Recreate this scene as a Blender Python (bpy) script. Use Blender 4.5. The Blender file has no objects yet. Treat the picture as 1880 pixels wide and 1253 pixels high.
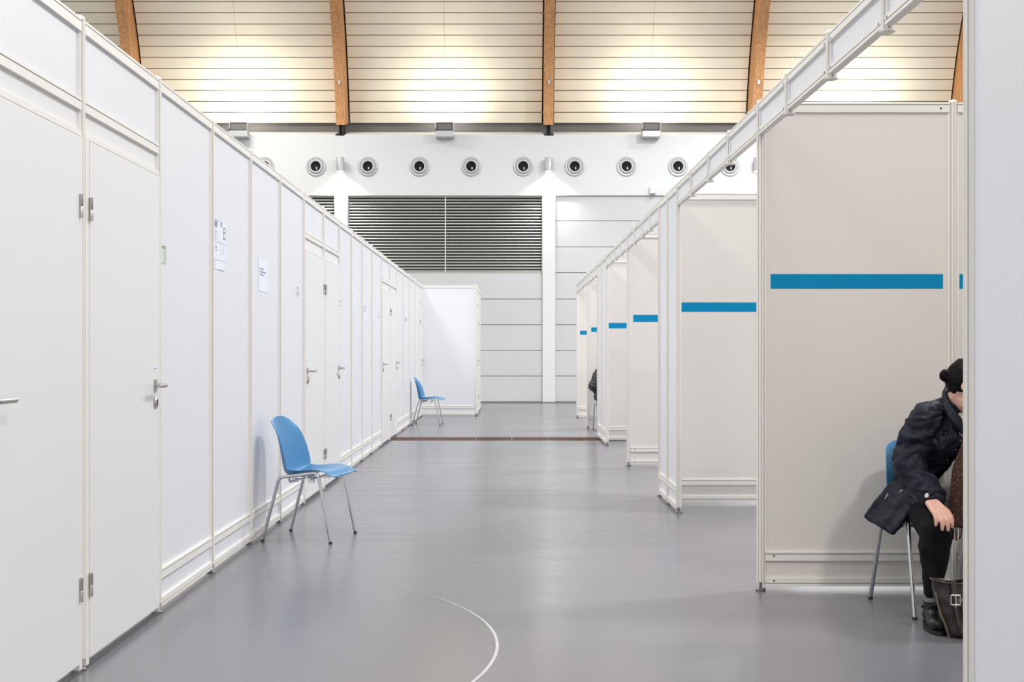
import bpy, bmesh, math, random
from mathutils import Vector, Matrix, noise
from mathutils.bvhtree import BVHTree
random.seed(7)
F = 2210.0; CX = 932.0; CY = 647.0; CH = 1.215
scn = bpy.context.scene
col = scn.collection

def P(x, y, Y):
    return Vector(((x - CX) / F * Y, Y, CH - (y - CY) / F * Y))

# ---------------------------------------------------------------- materials
def lin(c):
    def f(u):
        u /= 255.0
        return u / 12.92 if u <= 0.04045 else ((u + 0.055) / 1.055) ** 2.4
    return (f(c[0]), f(c[1]), f(c[2]), 1)

def mat(name, rgb, rough=0.5, metal=0.0, spec=0.5, var=0.0, vscale=8.0, bump=0.0, bscale=60.0, stretch=(1, 1, 1), emit=0.0, coat=0.0, rvar=0.0):
    m = bpy.data.materials.new(name); m.use_nodes = True
    nt = m.node_tree; b = nt.nodes['Principled BSDF']
    b.inputs['Base Color'].default_value = lin(rgb)
    b.inputs['Roughness'].default_value = rough
    b.inputs['Metallic'].default_value = metal
    b.inputs['Specular IOR Level'].default_value = spec
    b.inputs['Coat Weight'].default_value = coat
    if emit:
        b.inputs['Emission Color'].default_value = lin(rgb); b.inputs['Emission Strength'].default_value = emit
    if var or bump or rvar:
        tc = nt.nodes.new('ShaderNodeTexCoord'); mp = nt.nodes.new('ShaderNodeMapping')
        mp.inputs['Scale'].default_value = stretch
        nt.links.new(tc.outputs['Object'], mp.inputs['Vector'])
    if var:
        n = nt.nodes.new('ShaderNodeTexNoise'); n.inputs['Scale'].default_value = vscale; n.inputs['Detail'].default_value = 5
        nt.links.new(mp.outputs[0], n.inputs['Vector'])
        r = nt.nodes.new('ShaderNodeMapRange')
        r.inputs['From Min'].default_value = 0.3; r.inputs['From Max'].default_value = 0.7
        r.inputs['To Min'].default_value = 1 - var; r.inputs['To Max'].default_value = 1 + var
        nt.links.new(n.outputs['Fac'], r.inputs['Value'])
        x = nt.nodes.new('ShaderNodeMix'); x.data_type = 'RGBA'; x.blend_type = 'MULTIPLY'
        x.inputs['Factor'].default_value = 1.0
        x.inputs[6].default_value = lin(rgb)
        nt.links.new(r.outputs[0], x.inputs[7]); nt.links.new(x.outputs[2], b.inputs['Base Color'])
    if bump:
        n2 = nt.nodes.new('ShaderNodeTexNoise'); n2.inputs['Scale'].default_value = bscale; n2.inputs['Detail'].default_value = 3
        nt.links.new(mp.outputs[0], n2.inputs['Vector'])
        bp = nt.nodes.new('ShaderNodeBump'); bp.inputs['Strength'].default_value = bump; bp.inputs['Distance'].default_value = 0.01
        nt.links.new(n2.outputs['Fac'], bp.inputs['Height']); nt.links.new(bp.outputs[0], b.inputs['Normal'])
    return m

M = {}
M['panel'] = mat('panel laminate', (229, 230, 233), 0.42, var=0.012, vscale=1.5)
M['divider'] = mat('divider laminate', (226, 220, 213), 0.45, var=0.012, vscale=1.2)
M['leaf'] = mat('door laminate', (231, 231, 230), 0.40, var=0.01, vscale=1.5)
M['alu'] = mat('pale aluminium', (236, 232, 225), 0.42, 0.0, var=0.015, vscale=6)
M['groove'] = mat('profile groove', (120, 118, 114), 0.6, 0.2)
M['steel'] = mat('brushed steel', (190, 187, 182), 0.3, 0.9, bump=0.05, bscale=200)
M['chrome'] = mat('chrome tube', (205, 207, 210), 0.14, 1.0)
M['foot'] = mat('dark foot rubber', (52, 52, 55), 0.6)
M['zinc'] = mat('zinc foot', (120, 120, 122), 0.35, 0.8)
M['stripe'] = mat('blue tape', (0, 136, 186), 0.6, spec=0.15)
M['blue'] = mat('blue moulded plastic', (78, 138, 184), 0.36, var=0.02, vscale=5, bump=0.02, bscale=400)
M['wall'] = mat('painted plaster', (227, 227, 224), 0.85, var=0.012, vscale=0.7, bump=0.02, bscale=80)
M['clad'] = mat('grey cladding boards', (206, 206, 204), 0.7, var=0.03, vscale=0.6)
M['claddark'] = mat('cladding joint', (150, 150, 148), 0.8)
M['slat'] = mat('louvre slat', (214, 214, 206), 0.5, 0.2)
M['black'] = mat('dark void', (26, 26, 26), 0.9)
M['band'] = mat('grey ledge band', (124, 120, 116), 0.8, var=0.04, vscale=0.8)
M['diff'] = mat('diffuser metal', (196, 199, 198), 0.4, 0.3)
M['diff2'] = mat('diffuser cup', (214, 215, 212), 0.45, 0.2)
M['lampbody'] = mat('lamp housing', (190, 191, 190), 0.4, 0.4)
M['lens'] = mat('lit lamp lens', (255, 252, 244), 0.4, emit=7)
M['board'] = mat('ceiling boards', (250, 240, 214), 0.65, var=0.025, vscale=1.6, stretch=(0.5, 2, 2))
M['steeldark'] = mat('dark steel', (52, 54, 56), 0.5, 0.5)
M['channel'] = mat('brown channel cover', (96, 76, 67), 0.9, spec=0.08, var=0.06, vscale=3)
M['paint'] = mat('white line paint', (188, 186, 186), 0.35, var=0.05, vscale=20)
M['paper'] = mat('paper', (233, 238, 246), 0.7)
M['ink'] = mat('blue grey ink', (138, 152, 178), 0.7)
M['ink2'] = mat('grey ink', (150, 154, 158), 0.7)
M['green'] = mat('pale green label', (206, 218, 200), 0.6)
M['signgrey'] = mat('grey green print', (150, 160, 150), 0.6)
M['navy'] = mat('navy coat cloth', (11, 15, 33), 0.55, spec=0.3, var=0.1, vscale=14, bump=0.04, bscale=160)
M['puffer'] = mat('black quilted nylon', (24, 27, 32), 0.45, var=0.1, vscale=18)
M['trouser'] = mat('black trouser cloth', (14, 14, 16), 0.8, spec=0.2, var=0.1, vscale=20, bump=0.1, bscale=150)
M['teal'] = mat('dark teal trousers', (44, 60, 66), 0.8, var=0.1, vscale=20)
M['blouse'] = mat('pale grey blouse', (190, 184, 176), 0.8, var=0.06, vscale=15, bump=0.15, bscale=40)
M['skin'] = mat('skin', (218, 172, 153), 0.5, var=0.07, vscale=45, bump=0.06, bscale=220)
M['skin'].node_tree.nodes['Principled BSDF'].inputs['Subsurface Weight'].default_value = 0.08
M['hair'] = mat('black hair', (12, 9, 9), 0.5, spec=0.12, var=0.3, vscale=20, bump=0.35, bscale=60, stretch=(1, 1, 8))
M['eye'] = mat('eye white', (230, 228, 225), 0.2)
M['lip'] = mat('lips', (170, 95, 90), 0.5)
M['leather'] = mat('dark brown leather', (46, 36, 33), 0.34, var=0.15, vscale=9, bump=0.12, bscale=90)
M['leatheredge'] = mat('worn leather edge', (112, 98, 80), 0.6)
M['shoe'] = mat('black shoe leather', (9, 9, 10), 0.3, spec=0.35, bump=0.05, bscale=120)
M['sole'] = mat('shoe sole', (12, 12, 12), 0.6)
M['sock'] = mat('grey sock', (120, 122, 128), 0.9)
M['metal'] = mat('silver metal', (214, 210, 204), 0.25, 1.0)

def scarf_mat():
    m = mat('brown patterned scarf', (74, 42, 34), 0.9, bump=0.3, bscale=160)
    nt = m.node_tree; b = nt.nodes['Principled BSDF']
    tc = nt.nodes.new('ShaderNodeTexCoord')
    v = nt.nodes.new('ShaderNodeTexVoronoi'); v.inputs['Scale'].default_value = 75
    nt.links.new(tc.outputs['Object'], v.inputs['Vector'])
    r = nt.nodes.new('ShaderNodeValToRGB')
    r.color_ramp.elements[0].color = lin((138, 96, 74)); r.color_ramp.elements[0].position = 0.12
    r.color_ramp.elements[1].color = lin((58, 32, 27)); r.color_ramp.elements[1].position = 0.3
    nt.links.new(v.outputs['Distance'], r.inputs['Fac']); nt.links.new(r.outputs[0], b.inputs['Base Color'])
    return m
M['scarf'] = scarf_mat()

def wood_mat():
    m = mat('glulam timber', (206, 146, 92), 0.5)
    nt = m.node_tree; b = nt.nodes['Principled BSDF']
    tc = nt.nodes.new('ShaderNodeTexCoord'); mp = nt.nodes.new('ShaderNodeMapping')
    mp.inputs['Scale'].default_value = (14, 14, 0.7)
    nt.links.new(tc.outputs['Object'], mp.inputs['Vector'])
    n = nt.nodes.new('ShaderNodeTexNoise'); n.inputs['Scale'].default_value = 2.2; n.inputs['Detail'].default_value = 6
    nt.links.new(mp.outputs[0], n.inputs['Vector'])
    r = nt.nodes.new('ShaderNodeValToRGB')
    r.color_ramp.elements[0].color = lin((194, 130, 80)); r.color_ramp.elements[0].position = 0.3
    r.color_ramp.elements[1].color = lin((234, 176, 118)); r.color_ramp.elements[1].position = 0.7
    nt.links.new(n.outputs['Fac'], r.inputs['Fac']); nt.links.new(r.outputs[0], b.inputs['Base Color'])
    return m
M['wood'] = wood_mat()

def floor_mat():
    m = bpy.data.materials.new('grey resilient floor'); m.use_nodes = True
    nt = m.node_tree; b = nt.nodes['Principled BSDF']; N = nt.nodes.new; L = nt.links.new
    tc = N('ShaderNodeTexCoord')
    n = N('ShaderNodeTexNoise'); n.inputs['Scale'].default_value = 0.55; n.inputs['Detail'].default_value = 6
    L(tc.outputs['Object'], n.inputs['Vector'])
    r = N('ShaderNodeValToRGB')
    r.color_ramp.elements[0].color = lin((112, 110, 117)); r.color_ramp.elements[0].position = 0.3
    r.color_ramp.elements[1].color = lin((122, 120, 126)); r.color_ramp.elements[1].position = 0.7
    L(n.outputs['Fac'], r.inputs['Fac'])
    # fine speckle
    s = N('ShaderNodeTexNoise'); s.inputs['Scale'].default_value = 160; s.inputs['Detail'].default_value = 2
    L(tc.outputs['Object'], s.inputs['Vector'])
    sr = N('ShaderNodeMapRange'); sr.inputs['From Min'].default_value = 0.3; sr.inputs['From Max'].default_value = 0.7
    sr.inputs['To Min'].default_value = 0.95; sr.inputs['To Max'].default_value = 1.05
    L(s.outputs['Fac'], sr.inputs['Value'])
    # welded sheet seams every 2 m across the hall (y = 6.09 + 2k)
    sx = N('ShaderNodeSeparateXYZ'); L(tc.outputs['Object'], sx.inputs[0])
    a = N('ShaderNodeMath'); a.operation = 'SUBTRACT'; a.inputs[1].default_value = 6.09; L(sx.outputs['Y'], a.inputs[0])
    pp = N('ShaderNodeMath'); pp.operation = 'PINGPONG'; pp.inputs[1].default_value = 1.96; L(a.outputs[0], pp.inputs[0])
    lt = N('ShaderNodeMath'); lt.operation = 'LESS_THAN'; lt.inputs[1].default_value = 0.004; L(pp.outputs[0], lt.inputs[0])
    sm = N('ShaderNodeMath'); sm.operation = 'MULTIPLY_ADD'; sm.inputs[1].default_value = -0.2; sm.inputs[2].default_value = 1.0
    L(lt.outputs[0], sm.inputs[0])
    mu = N('ShaderNodeMath'); mu.operation = 'MULTIPLY'; L(sr.outputs[0], mu.inputs[0]); L(sm.outputs[0], mu.inputs[1])
    x = N('ShaderNodeMix'); x.data_type = 'RGBA'; x.blend_type = 'MULTIPLY'; x.inputs['Factor'].default_value = 1
    L(r.outputs[0], x.inputs[6]); L(mu.outputs[0], x.inputs[7]); L(x.outputs[2], b.inputs['Base Color'])
    # roughness: worn streaks across
    mp = N('ShaderNodeMapping'); mp.inputs['Scale'].default_value = (0.5, 4, 1); L(tc.outputs['Object'], mp.inputs['Vector'])
    n3 = N('ShaderNodeTexNoise'); n3.inputs['Scale'].default_value = 1.5; n3.inputs['Detail'].default_value = 5; L(mp.outputs[0], n3.inputs['Vector'])
    rr = N('ShaderNodeMapRange'); rr.inputs['From Min'].default_value = 0.3; rr.inputs['From Max'].default_value = 0.7
    rr.inputs['To Min'].default_value = 0.20; rr.inputs['To Max'].default_value = 0.25
    L(n3.outputs['Fac'], rr.inputs['Value']); L(rr.outputs[0], b.inputs['Roughness'])
    b.inputs['Specular IOR Level'].default_value = 0.72
    bp = N('ShaderNodeBump'); bp.inputs['Strength'].default_value = 0.012; bp.inputs['Distance'].default_value = 0.002
    nb = N('ShaderNodeTexNoise'); nb.inputs['Scale'].default_value = 45; nb.inputs['Detail'].default_value = 2
    L(tc.outputs['Object'], nb.inputs['Vector']); L(nb.outputs['Fac'], bp.inputs['Height']); L(bp.outputs[0], b.inputs['Normal'])
    return m
M['floor'] = floor_mat()

# ---------------------------------------------------------------- mesh helpers
def box(bm, x0, x1, y0, y1, z0, z1, mi=0, mtx=None):
    vs = [Vector((x, y, z)) for x in (x0, x1) for y in (y0, y1) for z in (z0, z1)]
    if mtx: vs = [mtx @ v for v in vs]
    v = [bm.verts.new(p) for p in vs]
    for q in ((0, 1, 3, 2), (4, 6, 7, 5), (0, 4, 5, 1), (2, 3, 7, 6), (0, 2, 6, 4), (1, 5, 7, 3)):
        f = bm.faces.new([v[i] for i in q]); f.material_index = mi
    return v

def prism(bm, pts, z0, z1, mi=0, mtx=None):
    n = len(pts)
    lo = [Vector((p[0], p[1], z0)) for p in pts]; hi = [Vector((p[0], p[1], z1)) for p in pts]
    if mtx: lo = [mtx @ v for v in lo]; hi = [mtx @ v for v in hi]
    lo = [bm.verts.new(v) for v in lo]; hi = [bm.verts.new(v) for v in hi]
    for i in range(n):
        f = bm.faces.new((lo[i], lo[(i + 1) % n], hi[(i + 1) % n], hi[i])); f.material_index = mi
    bm.faces.new(hi).material_index = mi; bm.faces.new(lo[::-1]).material_index = mi

def disc_lathe(bm, prof, seg=32, mtx=None, mi=0, closed=False):
    """prof: list of (r, h); revolved about local z"""
    rings = []
    for r, h in prof:
        ring = []
        for k in range(seg):
            a = 2 * math.pi * k / seg
            p = Vector((r * math.cos(a), r * math.sin(a), h))
            ring.append(bm.verts.new(mtx @ p if mtx else p))
        rings.append(ring)
    for a, b in zip(rings, rings[1:]):
        for k in range(seg):
            bm.faces.new((a[k], a[(k + 1) % seg], b[(k + 1) % seg], b[k])).material_index = mi
    if closed:
        bm.faces.new(rings[0][::-1]).material_index = mi; bm.faces.new(rings[-1]).material_index = mi

def frames(pts):
    pts = [Vector(p) for p in pts]; out = []
    t0 = (pts[1] - pts[0]).normalized()
    n = t0.orthogonal().normalized()
    for i, p in enumerate(pts):
        t = (pts[min(i + 1, len(pts) - 1)] - pts[max(i - 1, 0)]).normalized()
        n = (n - t * n.dot(t)).normalized()
        out.append((p, t, n, t.cross(n)))
    return out

def tube(bm, pts, r, seg=12, mi=0, cap=True):
    rings = []
    fr = frames(pts)
    for i, (p, t, n, b) in enumerate(fr):
        rad = r[i] if isinstance(r, (list, tuple)) else r
        rings.append([bm.verts.new(p + (n * math.cos(2 * math.pi * k / seg) + b * math.sin(2 * math.pi * k / seg)) * rad) for k in range(seg)])
    for a, b in zip(rings, rings[1:]):
        for k in range(seg):
            bm.faces.new((a[k], a[(k + 1) % seg], b[(k + 1) % seg], b[k])).material_index = mi
    if cap:
        bm.faces.new(rings[0][::-1]).material_index = mi; bm.faces.new(rings[-1]).material_index = mi

def smooth_path(ctrl, n=8):
    """Catmull-Rom"""
    c = [Vector(p) for p in ctrl]; c = [c[0] * 2 - c[1]] + c + [c[-1] * 2 - c[-2]]
    out = []
    for i in range(1, len(c) - 2):
        for k in range(n):
            t = k / n
            out.append(0.5 * ((2 * c[i]) + (c[i + 1] - c[i - 1]) * t + (2 * c[i - 1] - 5 * c[i] + 4 * c[i + 1] - c[i + 2]) * t * t + (-c[i - 1] + 3 * c[i] - 3 * c[i + 1] + c[i + 2]) * t ** 3))
    out.append(c[-2]); return out

def bend_path(ctrl, rad=0.03, n=6):
    c = [Vector(p) for p in ctrl]; out = [c[0]]
    for i in range(1, len(c) - 1):
        a = (c[i - 1] - c[i]).normalized(); b = (c[i + 1] - c[i]).normalized()
        p0 = c[i] + a * rad; p1 = c[i] + b * rad
        for k in range(n + 1):
            t = k / n
            out.append(p0 * (1 - t) ** 2 + c[i] * 2 * t * (1 - t) + p1 * t * t)
    out.append(c[-1]); return out

def obj(name, bm, mats, parent=None, smooth=False, bevel=0.0, autosmooth=True):
    bmesh.ops.recalc_face_normals(bm, faces=bm.faces)
    me = bpy.data.meshes.new(name); bm.to_mesh(me); bm.free()
    for m in (mats if isinstance(mats, (list, tuple)) else [mats]): me.materials.append(M[m] if isinstance(m, str) else m)
    if smooth:
        me.shade_smooth()
        if autosmooth:
            me.set_sharp_from_angle(angle=math.radians(42))
    o = bpy.data.objects.new(name, me); col.objects.link(o)
    if parent: o.parent = parent
    if bevel:
        b = o.modifiers.new('bevel', 'BEVEL'); b.width = bevel; b.segments = 2; b.limit_method = 'ANGLE'
    return o

def tag(o, label=None, cat=None, group=None, kind=None):
    if label: o['label'] = label
    if cat: o['category'] = cat
    if group: o['group'] = group
    if kind: o['kind'] = kind
    return o

def thing(name, label, cat, loc=(0, 0, 0), rotz=0.0, group=None, kind=None):
    o = bpy.data.objects.new(name, None); col.objects.link(o)
    o.empty_display_size = 0.1
    o.location = loc; o.rotation_euler = (0, 0, rotz)
    return tag(o, label, cat, group, kind or 'thing')

def copy_tree(o, parent=None):
    c = o.copy(); col.objects.link(c)
    if parent: c.parent = parent
    for ch in list(o.children): copy_tree(ch, c)
    return c

def nb(): return bmesh.new()
ORD = ['first', 'second', 'third', 'fourth', 'fifth', 'sixth', 'seventh', 'eighth', 'ninth', 'tenth', 'eleventh', 'twelfth', 'thirteenth', 'fourteenth', 'fifteenth', 'sixteenth', 'seventeenth', 'eighteenth', 'nineteenth', 'twentieth']

# ---------------------------------------------------------------- partition system
TOP = 2.485
def post_outline(r=0.02):
    pts = []
    ap = r                                   # apothem
    w = 2 * ap * math.tan(math.pi / 8)
    for k in range(8):
        a = k * math.pi / 4
        n = Vector((math.cos(a), math.sin(a))); t = Vector((-n.y, n.x))
        g = 0.0026; d = 0.006
        for s, dd in ((-w / 2, 0), (-g, 0), (-g, -d), (g, -d), (g, 0)):
            q = n * (ap + dd) + t * s
            pts.append((q.x, q.y))
    return pts
OUT = post_outline()

def post(x, y, label, group, z0=0.045, z1=TOP, header=False):
    t = thing('header_post' if header else 'partition_post', label, 'post', (x, y, 0 if not header else z0), 0, group)
    b = nb()
    o = 0 if not header else z0
    prism(b, OUT, z0 - o, z1 - o)
    obj('shaft', b, 'alu', t)
    b = nb()
    disc_lathe(b, [(0.0001, 0.016), (0.012, 0.015), (0.019, 0.010), (0.021, 0.002), (0.021, 0)], 16, Matrix.Translation((0, 0, z1 - o)))
    obj('cap', b, 'alu', t, smooth=True)
    b = nb()
    if header:
        disc_lathe(b, [(0.0001, -0.010), (0.023, -0.010), (0.027, -0.007), (0.027, -0.002), (0.02, 0)], 16)
        obj('end_plate', b, 'alu', t, smooth=True)
    else:
        disc_lathe(b, [(0.0001, 0.0), (0.026, 0.0), (0.026, 0.008), (0.02, 0.014), (0.007, 0.018), (0.007, z0)], 16)
        obj('levelling_foot', b, 'zinc', t, smooth=True)
    return t

def rail(b, x0, x1, z0, z1, lip='top', th=0.016):
    """extruded beam profile with one dark groove"""
    if lip == 'top':
        box(b, x0, x1, -th, th, z0, z1 - 0.014)
        box(b, x0, x1, -th + 0.003, th - 0.003, z1 - 0.014, z1 - 0.010, 1)
        box(b, x0, x1, -th, th, z1 - 0.010, z1)
    elif lip == 'bottom':
        box(b, x0, x1, -th, th, z0 + 0.016, z1)
        box(b, x0, x1, -th + 0.003, th - 0.003, z0 + 0.012, z0 + 0.016, 1)
        box(b, x0, x1, -th, th, z0, z0 + 0.012)
    else:
        box(b, x0, x1, -th, th, z0, z1)

def screw(b, x, z, th=0.016):
    for s in (1, -1):
        disc_lathe(b, [(0.0001, 0.0015), (0.005, 0.001), (0.006, 0)], 10, Matrix.Translation((x, s * th, z)) @ Matrix.Rotation(-s * math.pi / 2, 4, 'X'))

def place(A, B):
    A = Vector(A); B = Vector(B); d = B - A
    return d.length, math.atan2(d.y, d.x)

def infill(b, x0, x1, z0, z1):
    box(b, x0, x1, -0.002, 0.002, z0, z1)

def edging(b, x0, x1, z0, z1, w=0.009, t=0.007):
    box(b, x0, x0 + w, -t, t, z0, z1); box(b, x1 - w, x1, -t, t, z0, z1)

def plain_panel(A, B, label, group, m='panel', screws=False, stripe=None):
    L, a = place(A, B)
    t = thing('partition_section', label, 'partition panel', (A[0], A[1], 0), a, group)
    x0, x1 = 0.0202, L - 0.0202
    b = nb(); infill(b, x0, x1, 0.195, TOP - 0.048); obj('infill_sheet', b, m, t)
    b = nb(); edging(b, x0, x1, 0.2, TOP - 0.05); obj('edging', b, 'alu', t)
    b = nb(); rail(b, x0, x1, TOP - 0.05, TOP, 'top'); obj('top_rail', b, ['alu', 'groove'], t)
    b = nb(); rail(b, x0, x1, 0.154, 0.20, 'top'); obj('middle_rail', b, ['alu', 'groove'], t)
    b = nb(); rail(b, x0, x1, 0.025, 0.066, 'bottom'); obj('bottom_rail', b, ['alu', 'groove'], t)
    b = nb(); infill(b, x0, x1, 0.06, 0.16); edging(b, x0, x1, 0.066, 0.154); obj('skirting_sheet', b, m, t)
    if screws:
        b = nb()
        for x in (0.065, L - 0.065):
            for z in (0.178 if x < 0.1 else TOP - 0.03, 0.052 if x < 0.1 else TOP - 0.03): screw(b, x, z)
        obj('screws', b, 'groove', t)
    if stripe:
        s = stripe
        b = nb(); box(b, s[0], s[1], -0.0032, -0.0018, 1.538, 1.613)
        tag(obj('tape_stripe', b, 'stripe', t), 'horizontal blue tape stripe')
    return t

def lever(parent, x, side, out, z=1.063):
    """out: +1 / -1 local y side, side: direction the lever points along local x"""
    y0 = out * 0.021
    def my(y): return out * y
    b = nb(); box(b, x - 0.018, x + 0.018, min(y0, y0 + my(0.007)), max(y0, y0 + my(0.007)), z - 0.028, z + 0.028)
    h = obj('handle', b, 'steel', parent, bevel=0.002)
    b = nb()
    pts = bend_path([(x, y0, z), (x, y0 + my(0.052), z), (x + side * 0.125, y0 + my(0.052), z)], 0.014, 5)
    tube(b, pts, 0.0095, 12)
    obj('lever', b, 'steel', parent, smooth=True)
    b = nb()
    rot = Matrix.Translation((x, y0, z - 0.08)) @ Matrix.Rotation(-out * math.pi / 2, 4, 'X')
    disc_lathe(b, [(0.0001, 0.010), (0.021, 0.010), (0.026, 0.005), (0.026, 0)], 20, rot)
    box(b, x - 0.003, x + 0.003, min(y0 + my(0.009), y0 + my(0.0115)), max(y0 + my(0.009), y0 + my(0.0115)), z - 0.094, z - 0.064, 1)
    obj('lock_rose', b, ['steel', 'black'], parent, smooth=True)

def door_unit(A, B, label, group, out=-1, hinge='near', sticker=True):
    L, a = place(A, B)
    t = thing('partition_door_unit', label, 'partition door', (A[0], A[1], 0), a, group)
    x0, x1 = 0.0202, L - 0.0202
    lx0a = x0 + (0.032 if hinge == 'near' else 0.012); lx1a = x1 - (0.032 if hinge == 'far' else 0.012)
    b = nb(); rail(b, x0, x1, TOP - 0.05, TOP, 'top'); obj('top_rail', b, ['alu', 'groove'], t)
    b = nb(); infill(b, x0, x1, 2.18, TOP - 0.048); edging(b, x0, x1, 2.18, TOP - 0.05); obj('upper_sheet', b, 'panel', t)
    b = nb(); rail(b, x0, x1, 2.135, 2.18, 'top'); obj('transom_rail', b, ['alu', 'groove'], t)
    b = nb(); infill(b, x0, x1, 2.05, 2.14); edging(b, x0, x1, 2.055, 2.135); obj('transom_sheet', b, 'leaf', t)
    b = nb(); rail(b, x0, x1, 2.035, 2.055, 'none')
    box(b, x0, lx0a, -0.018, 0.018, 0.012, 2.035); box(b, lx1a, x1, -0.018, 0.018, 0.012, 2.035)
    obj('door_frame', b, 'alu', t)
    b = nb(); box(b, x0, x1, -0.02, 0.02, 0.001, 0.012); obj('threshold', b, 'zinc', t)
    b = nb(); lx0, lx1 = x0 + (0.034 if hinge == 'near' else 0.014), x1 - (0.034 if hinge == 'far' else 0.014)
    ya, yb = sorted((out * 0.021, -out * 0.017))
    box(b, lx0, lx1, ya, yb, 0.035, 2.03)
    leaf = obj('door_leaf', b, 'leaf', t, bevel=0.0015)
    hx = lx0 if hinge == 'near' else lx1
    kx = (lx1 - 0.065) if hinge == 'near' else (lx0 + 0.065)
    for z in (0.317, 1.767):
        b = nb()
        disc_lathe(b, [(0.0075, -0.045), (0.0075, -0.004), (0.006, -0.002), (0.0075, 0), (0.0075, 0.045)], 12, Matrix.Translation((hx, out * 0.026, z)), closed=True)
        box(b, hx - 0.003, hx + 0.003, *sorted((out * 0.0205, out * 0.0245)), z - 0.04, z + 0.04)
        obj('hinge', b, 'steel', leaf, smooth=True)
    lever(leaf, kx, -1 if hinge == 'near' else 1, out)
    if sticker:
        b = nb(); sx = kx - 0.03
        box(b, sx, sx + 0.06, *sorted((out * 0.0205, out * 0.022)), 1.125, 1.155)
        box(b, sx + 0.012, sx + 0.05, *sorted((out * 0.0221, out * 0.0224)), 1.137, 1.143, 1)
        obj('label_sticker', b, ['paper', 'ink2'], leaf)
    return t

# ---- left row (runs away from the camera on x = XL); local +y of a panel A->B with A nearer points to -x, so outward (corridor) is local -y
XL = -1.634
lp = [146, 288, 386.5, 457, 511.5, 555.3, 591.7, 620.5, 643.4, 663, 681, 698.5, 714, 726.6, 739, 750.5, 760.6, 769]
LY = [F * -XL / (CX - x) for x in lp] + [22.80]
LY = [LY[0] - 1.0] + LY            # the door nearest the camera
GP = 'posts of the left partition row'
GL = 'panels of the left partition row'
GD = 'doors of the left partition row'
NL = len(LY)
for i, y in enumerate(LY):
    if i == 0: continue
    post(XL, y, 'slim white post at the far inner corner of the left row' if i == NL - 1 else 'slim white aluminium post in the left partition row, %s from the camera' % ORD[i - 1], GP)
DOORS = {0: 'far', 1: 'near', 6: 'far', 7: 'near', 12: 'far', 13: 'near', NL - 2: 'near'}
left_panels = {}
k = kd = 0
dl = ['white door cut off by the left picture edge, only its lever tip showing',
      'white partition door beside the left edge with steel lever and lock, nearest whole door',
      'off-white partition door just beyond the blue chair in front',
      'white partition door, far one of the pair beyond the front blue chair',
      'narrow-looking white door midway down the left row, nearer of its pair',
      'narrow-looking white door midway down the left row, farther of its pair',
      'last white door of the left row, behind the distant blue chair']
for i in range(NL - 1):
    A, B = (XL, LY[i]), (XL, LY[i + 1])
    if i in DOORS:
        left_panels[i] = door_unit(A, B, dl[kd], GD, -1, DOORS[i]); kd += 1
    else:
        what = {2: ' with a pale green label strip', 3: ' with several paper notices', 4: ' with one printed paper notice', 5: ' right behind the front blue chair'}.get(i, '')
        left_panels[i] = plain_panel(A, B, 'white partition panel%s, %s plain panel of the left row' % (what, ORD[k]), GL, 'panel'); k += 1

# return wall at the far end of the left row
XR = -0.596; YR = 22.80
post(XR, YR, 'white post at the free corner of the far cabin', 'posts of the far cabin')
plain_panel((XL, YR), (XR, YR), 'wide white panel facing the camera behind the distant blue chair', None, 'panel')
ys = [YR, YR + 0.99, YR + 1.98, YR + 2.97]
door_unit((XR, ys[0]), (XR, ys[1]), 'white cabin door seen edge-on left of the far grey wall', None, -1, 'far', False)
for i in (1, 2):
    post(XR, ys[i], 'white side post of the far cabin, %s behind its corner' % ORD[i - 1], 'posts of the far cabin')
    plain_panel((XR, ys[i]), (XR, ys[i + 1]), 'white side panel of the far cabin seen edge-on, %s behind its door' % ORD[i - 1], 'side panels of the far cabin')
post(XR, ys[3], 'rearmost white side post of the far cabin', 'posts of the far cabin')

# ---- right row, x = XB
XB = 1.289
def yb(px): return F * XB / (px - CX)
GO = 'posts of the right booth row'
GH = 'header panels over the booth openings'
GS = 'short posts between the header panels'
def rpost(px, label): post(XB, yb(px), label, GO)
fronty = yb(1783.5)
P0 = yb(1396.5); C1a, C1b, C1c = yb(1246), yb(1228), yb(1212.5)
P3 = yb(1154); C2a, C2b, C2c = yb(1114.5), yb(1106), yb(1098.5)
P5 = yb(1079.6); P6 = yb(1060)
post(XB, fronty, 'large pale aluminium post at the right picture edge, nearest the camera', GO)
rpost(1396.5, 'tall pale post at the left edge of the big striped divider')
post(XB, C1a, 'pale post at the near end of the narrow closed booth front', GO)
post(XB, C1b, 'pale post in the middle of the narrow closed booth front', GO)
post(XB, C1c, 'pale post at the far end of the narrow closed booth front', GO)
post(XB, P3, 'pale post on the third blue-striped divider, midway down the booths', GO)
post(XB, C2a, 'near post of the farther narrow closed booth front', GO)
post(XB, C2b, 'middle post of the farther narrow closed booth front', GO)
post(XB, C2c, 'far post of the farther narrow closed booth front, beside the distant person', GO)
post(XB, P5, 'slim post just behind the distant person in black', GO)
post(XB, P6, 'last pale post of the booth row, nearest the grey back wall', GO)
# closed narrow fronts
GC = 'narrow closed panels of the booth fronts'
def narrow(a, b_, label): plain_panel((XB, a), (XB, b_), label, GC)
plain_panel((XB, fronty - 0.9), (XB, fronty), 'blank pale panel beside the nearest large post, without any stripe', None)
post(XB, fronty - 0.9, 'pale post beyond the right picture edge', GO)
narrow(C1a, C1b, 'narrow white booth front panel left of the pinkish divider, nearer of two')
narrow(C1b, C1c, 'narrow white booth front panel left of the pinkish divider, farther of two')
narrow(C2a, C2b, 'tiny narrow booth front panel beside the distant person, nearer of two')
narrow(C2b, C2c, 'tiny narrow booth front panel beside the distant person, farther of two')

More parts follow.
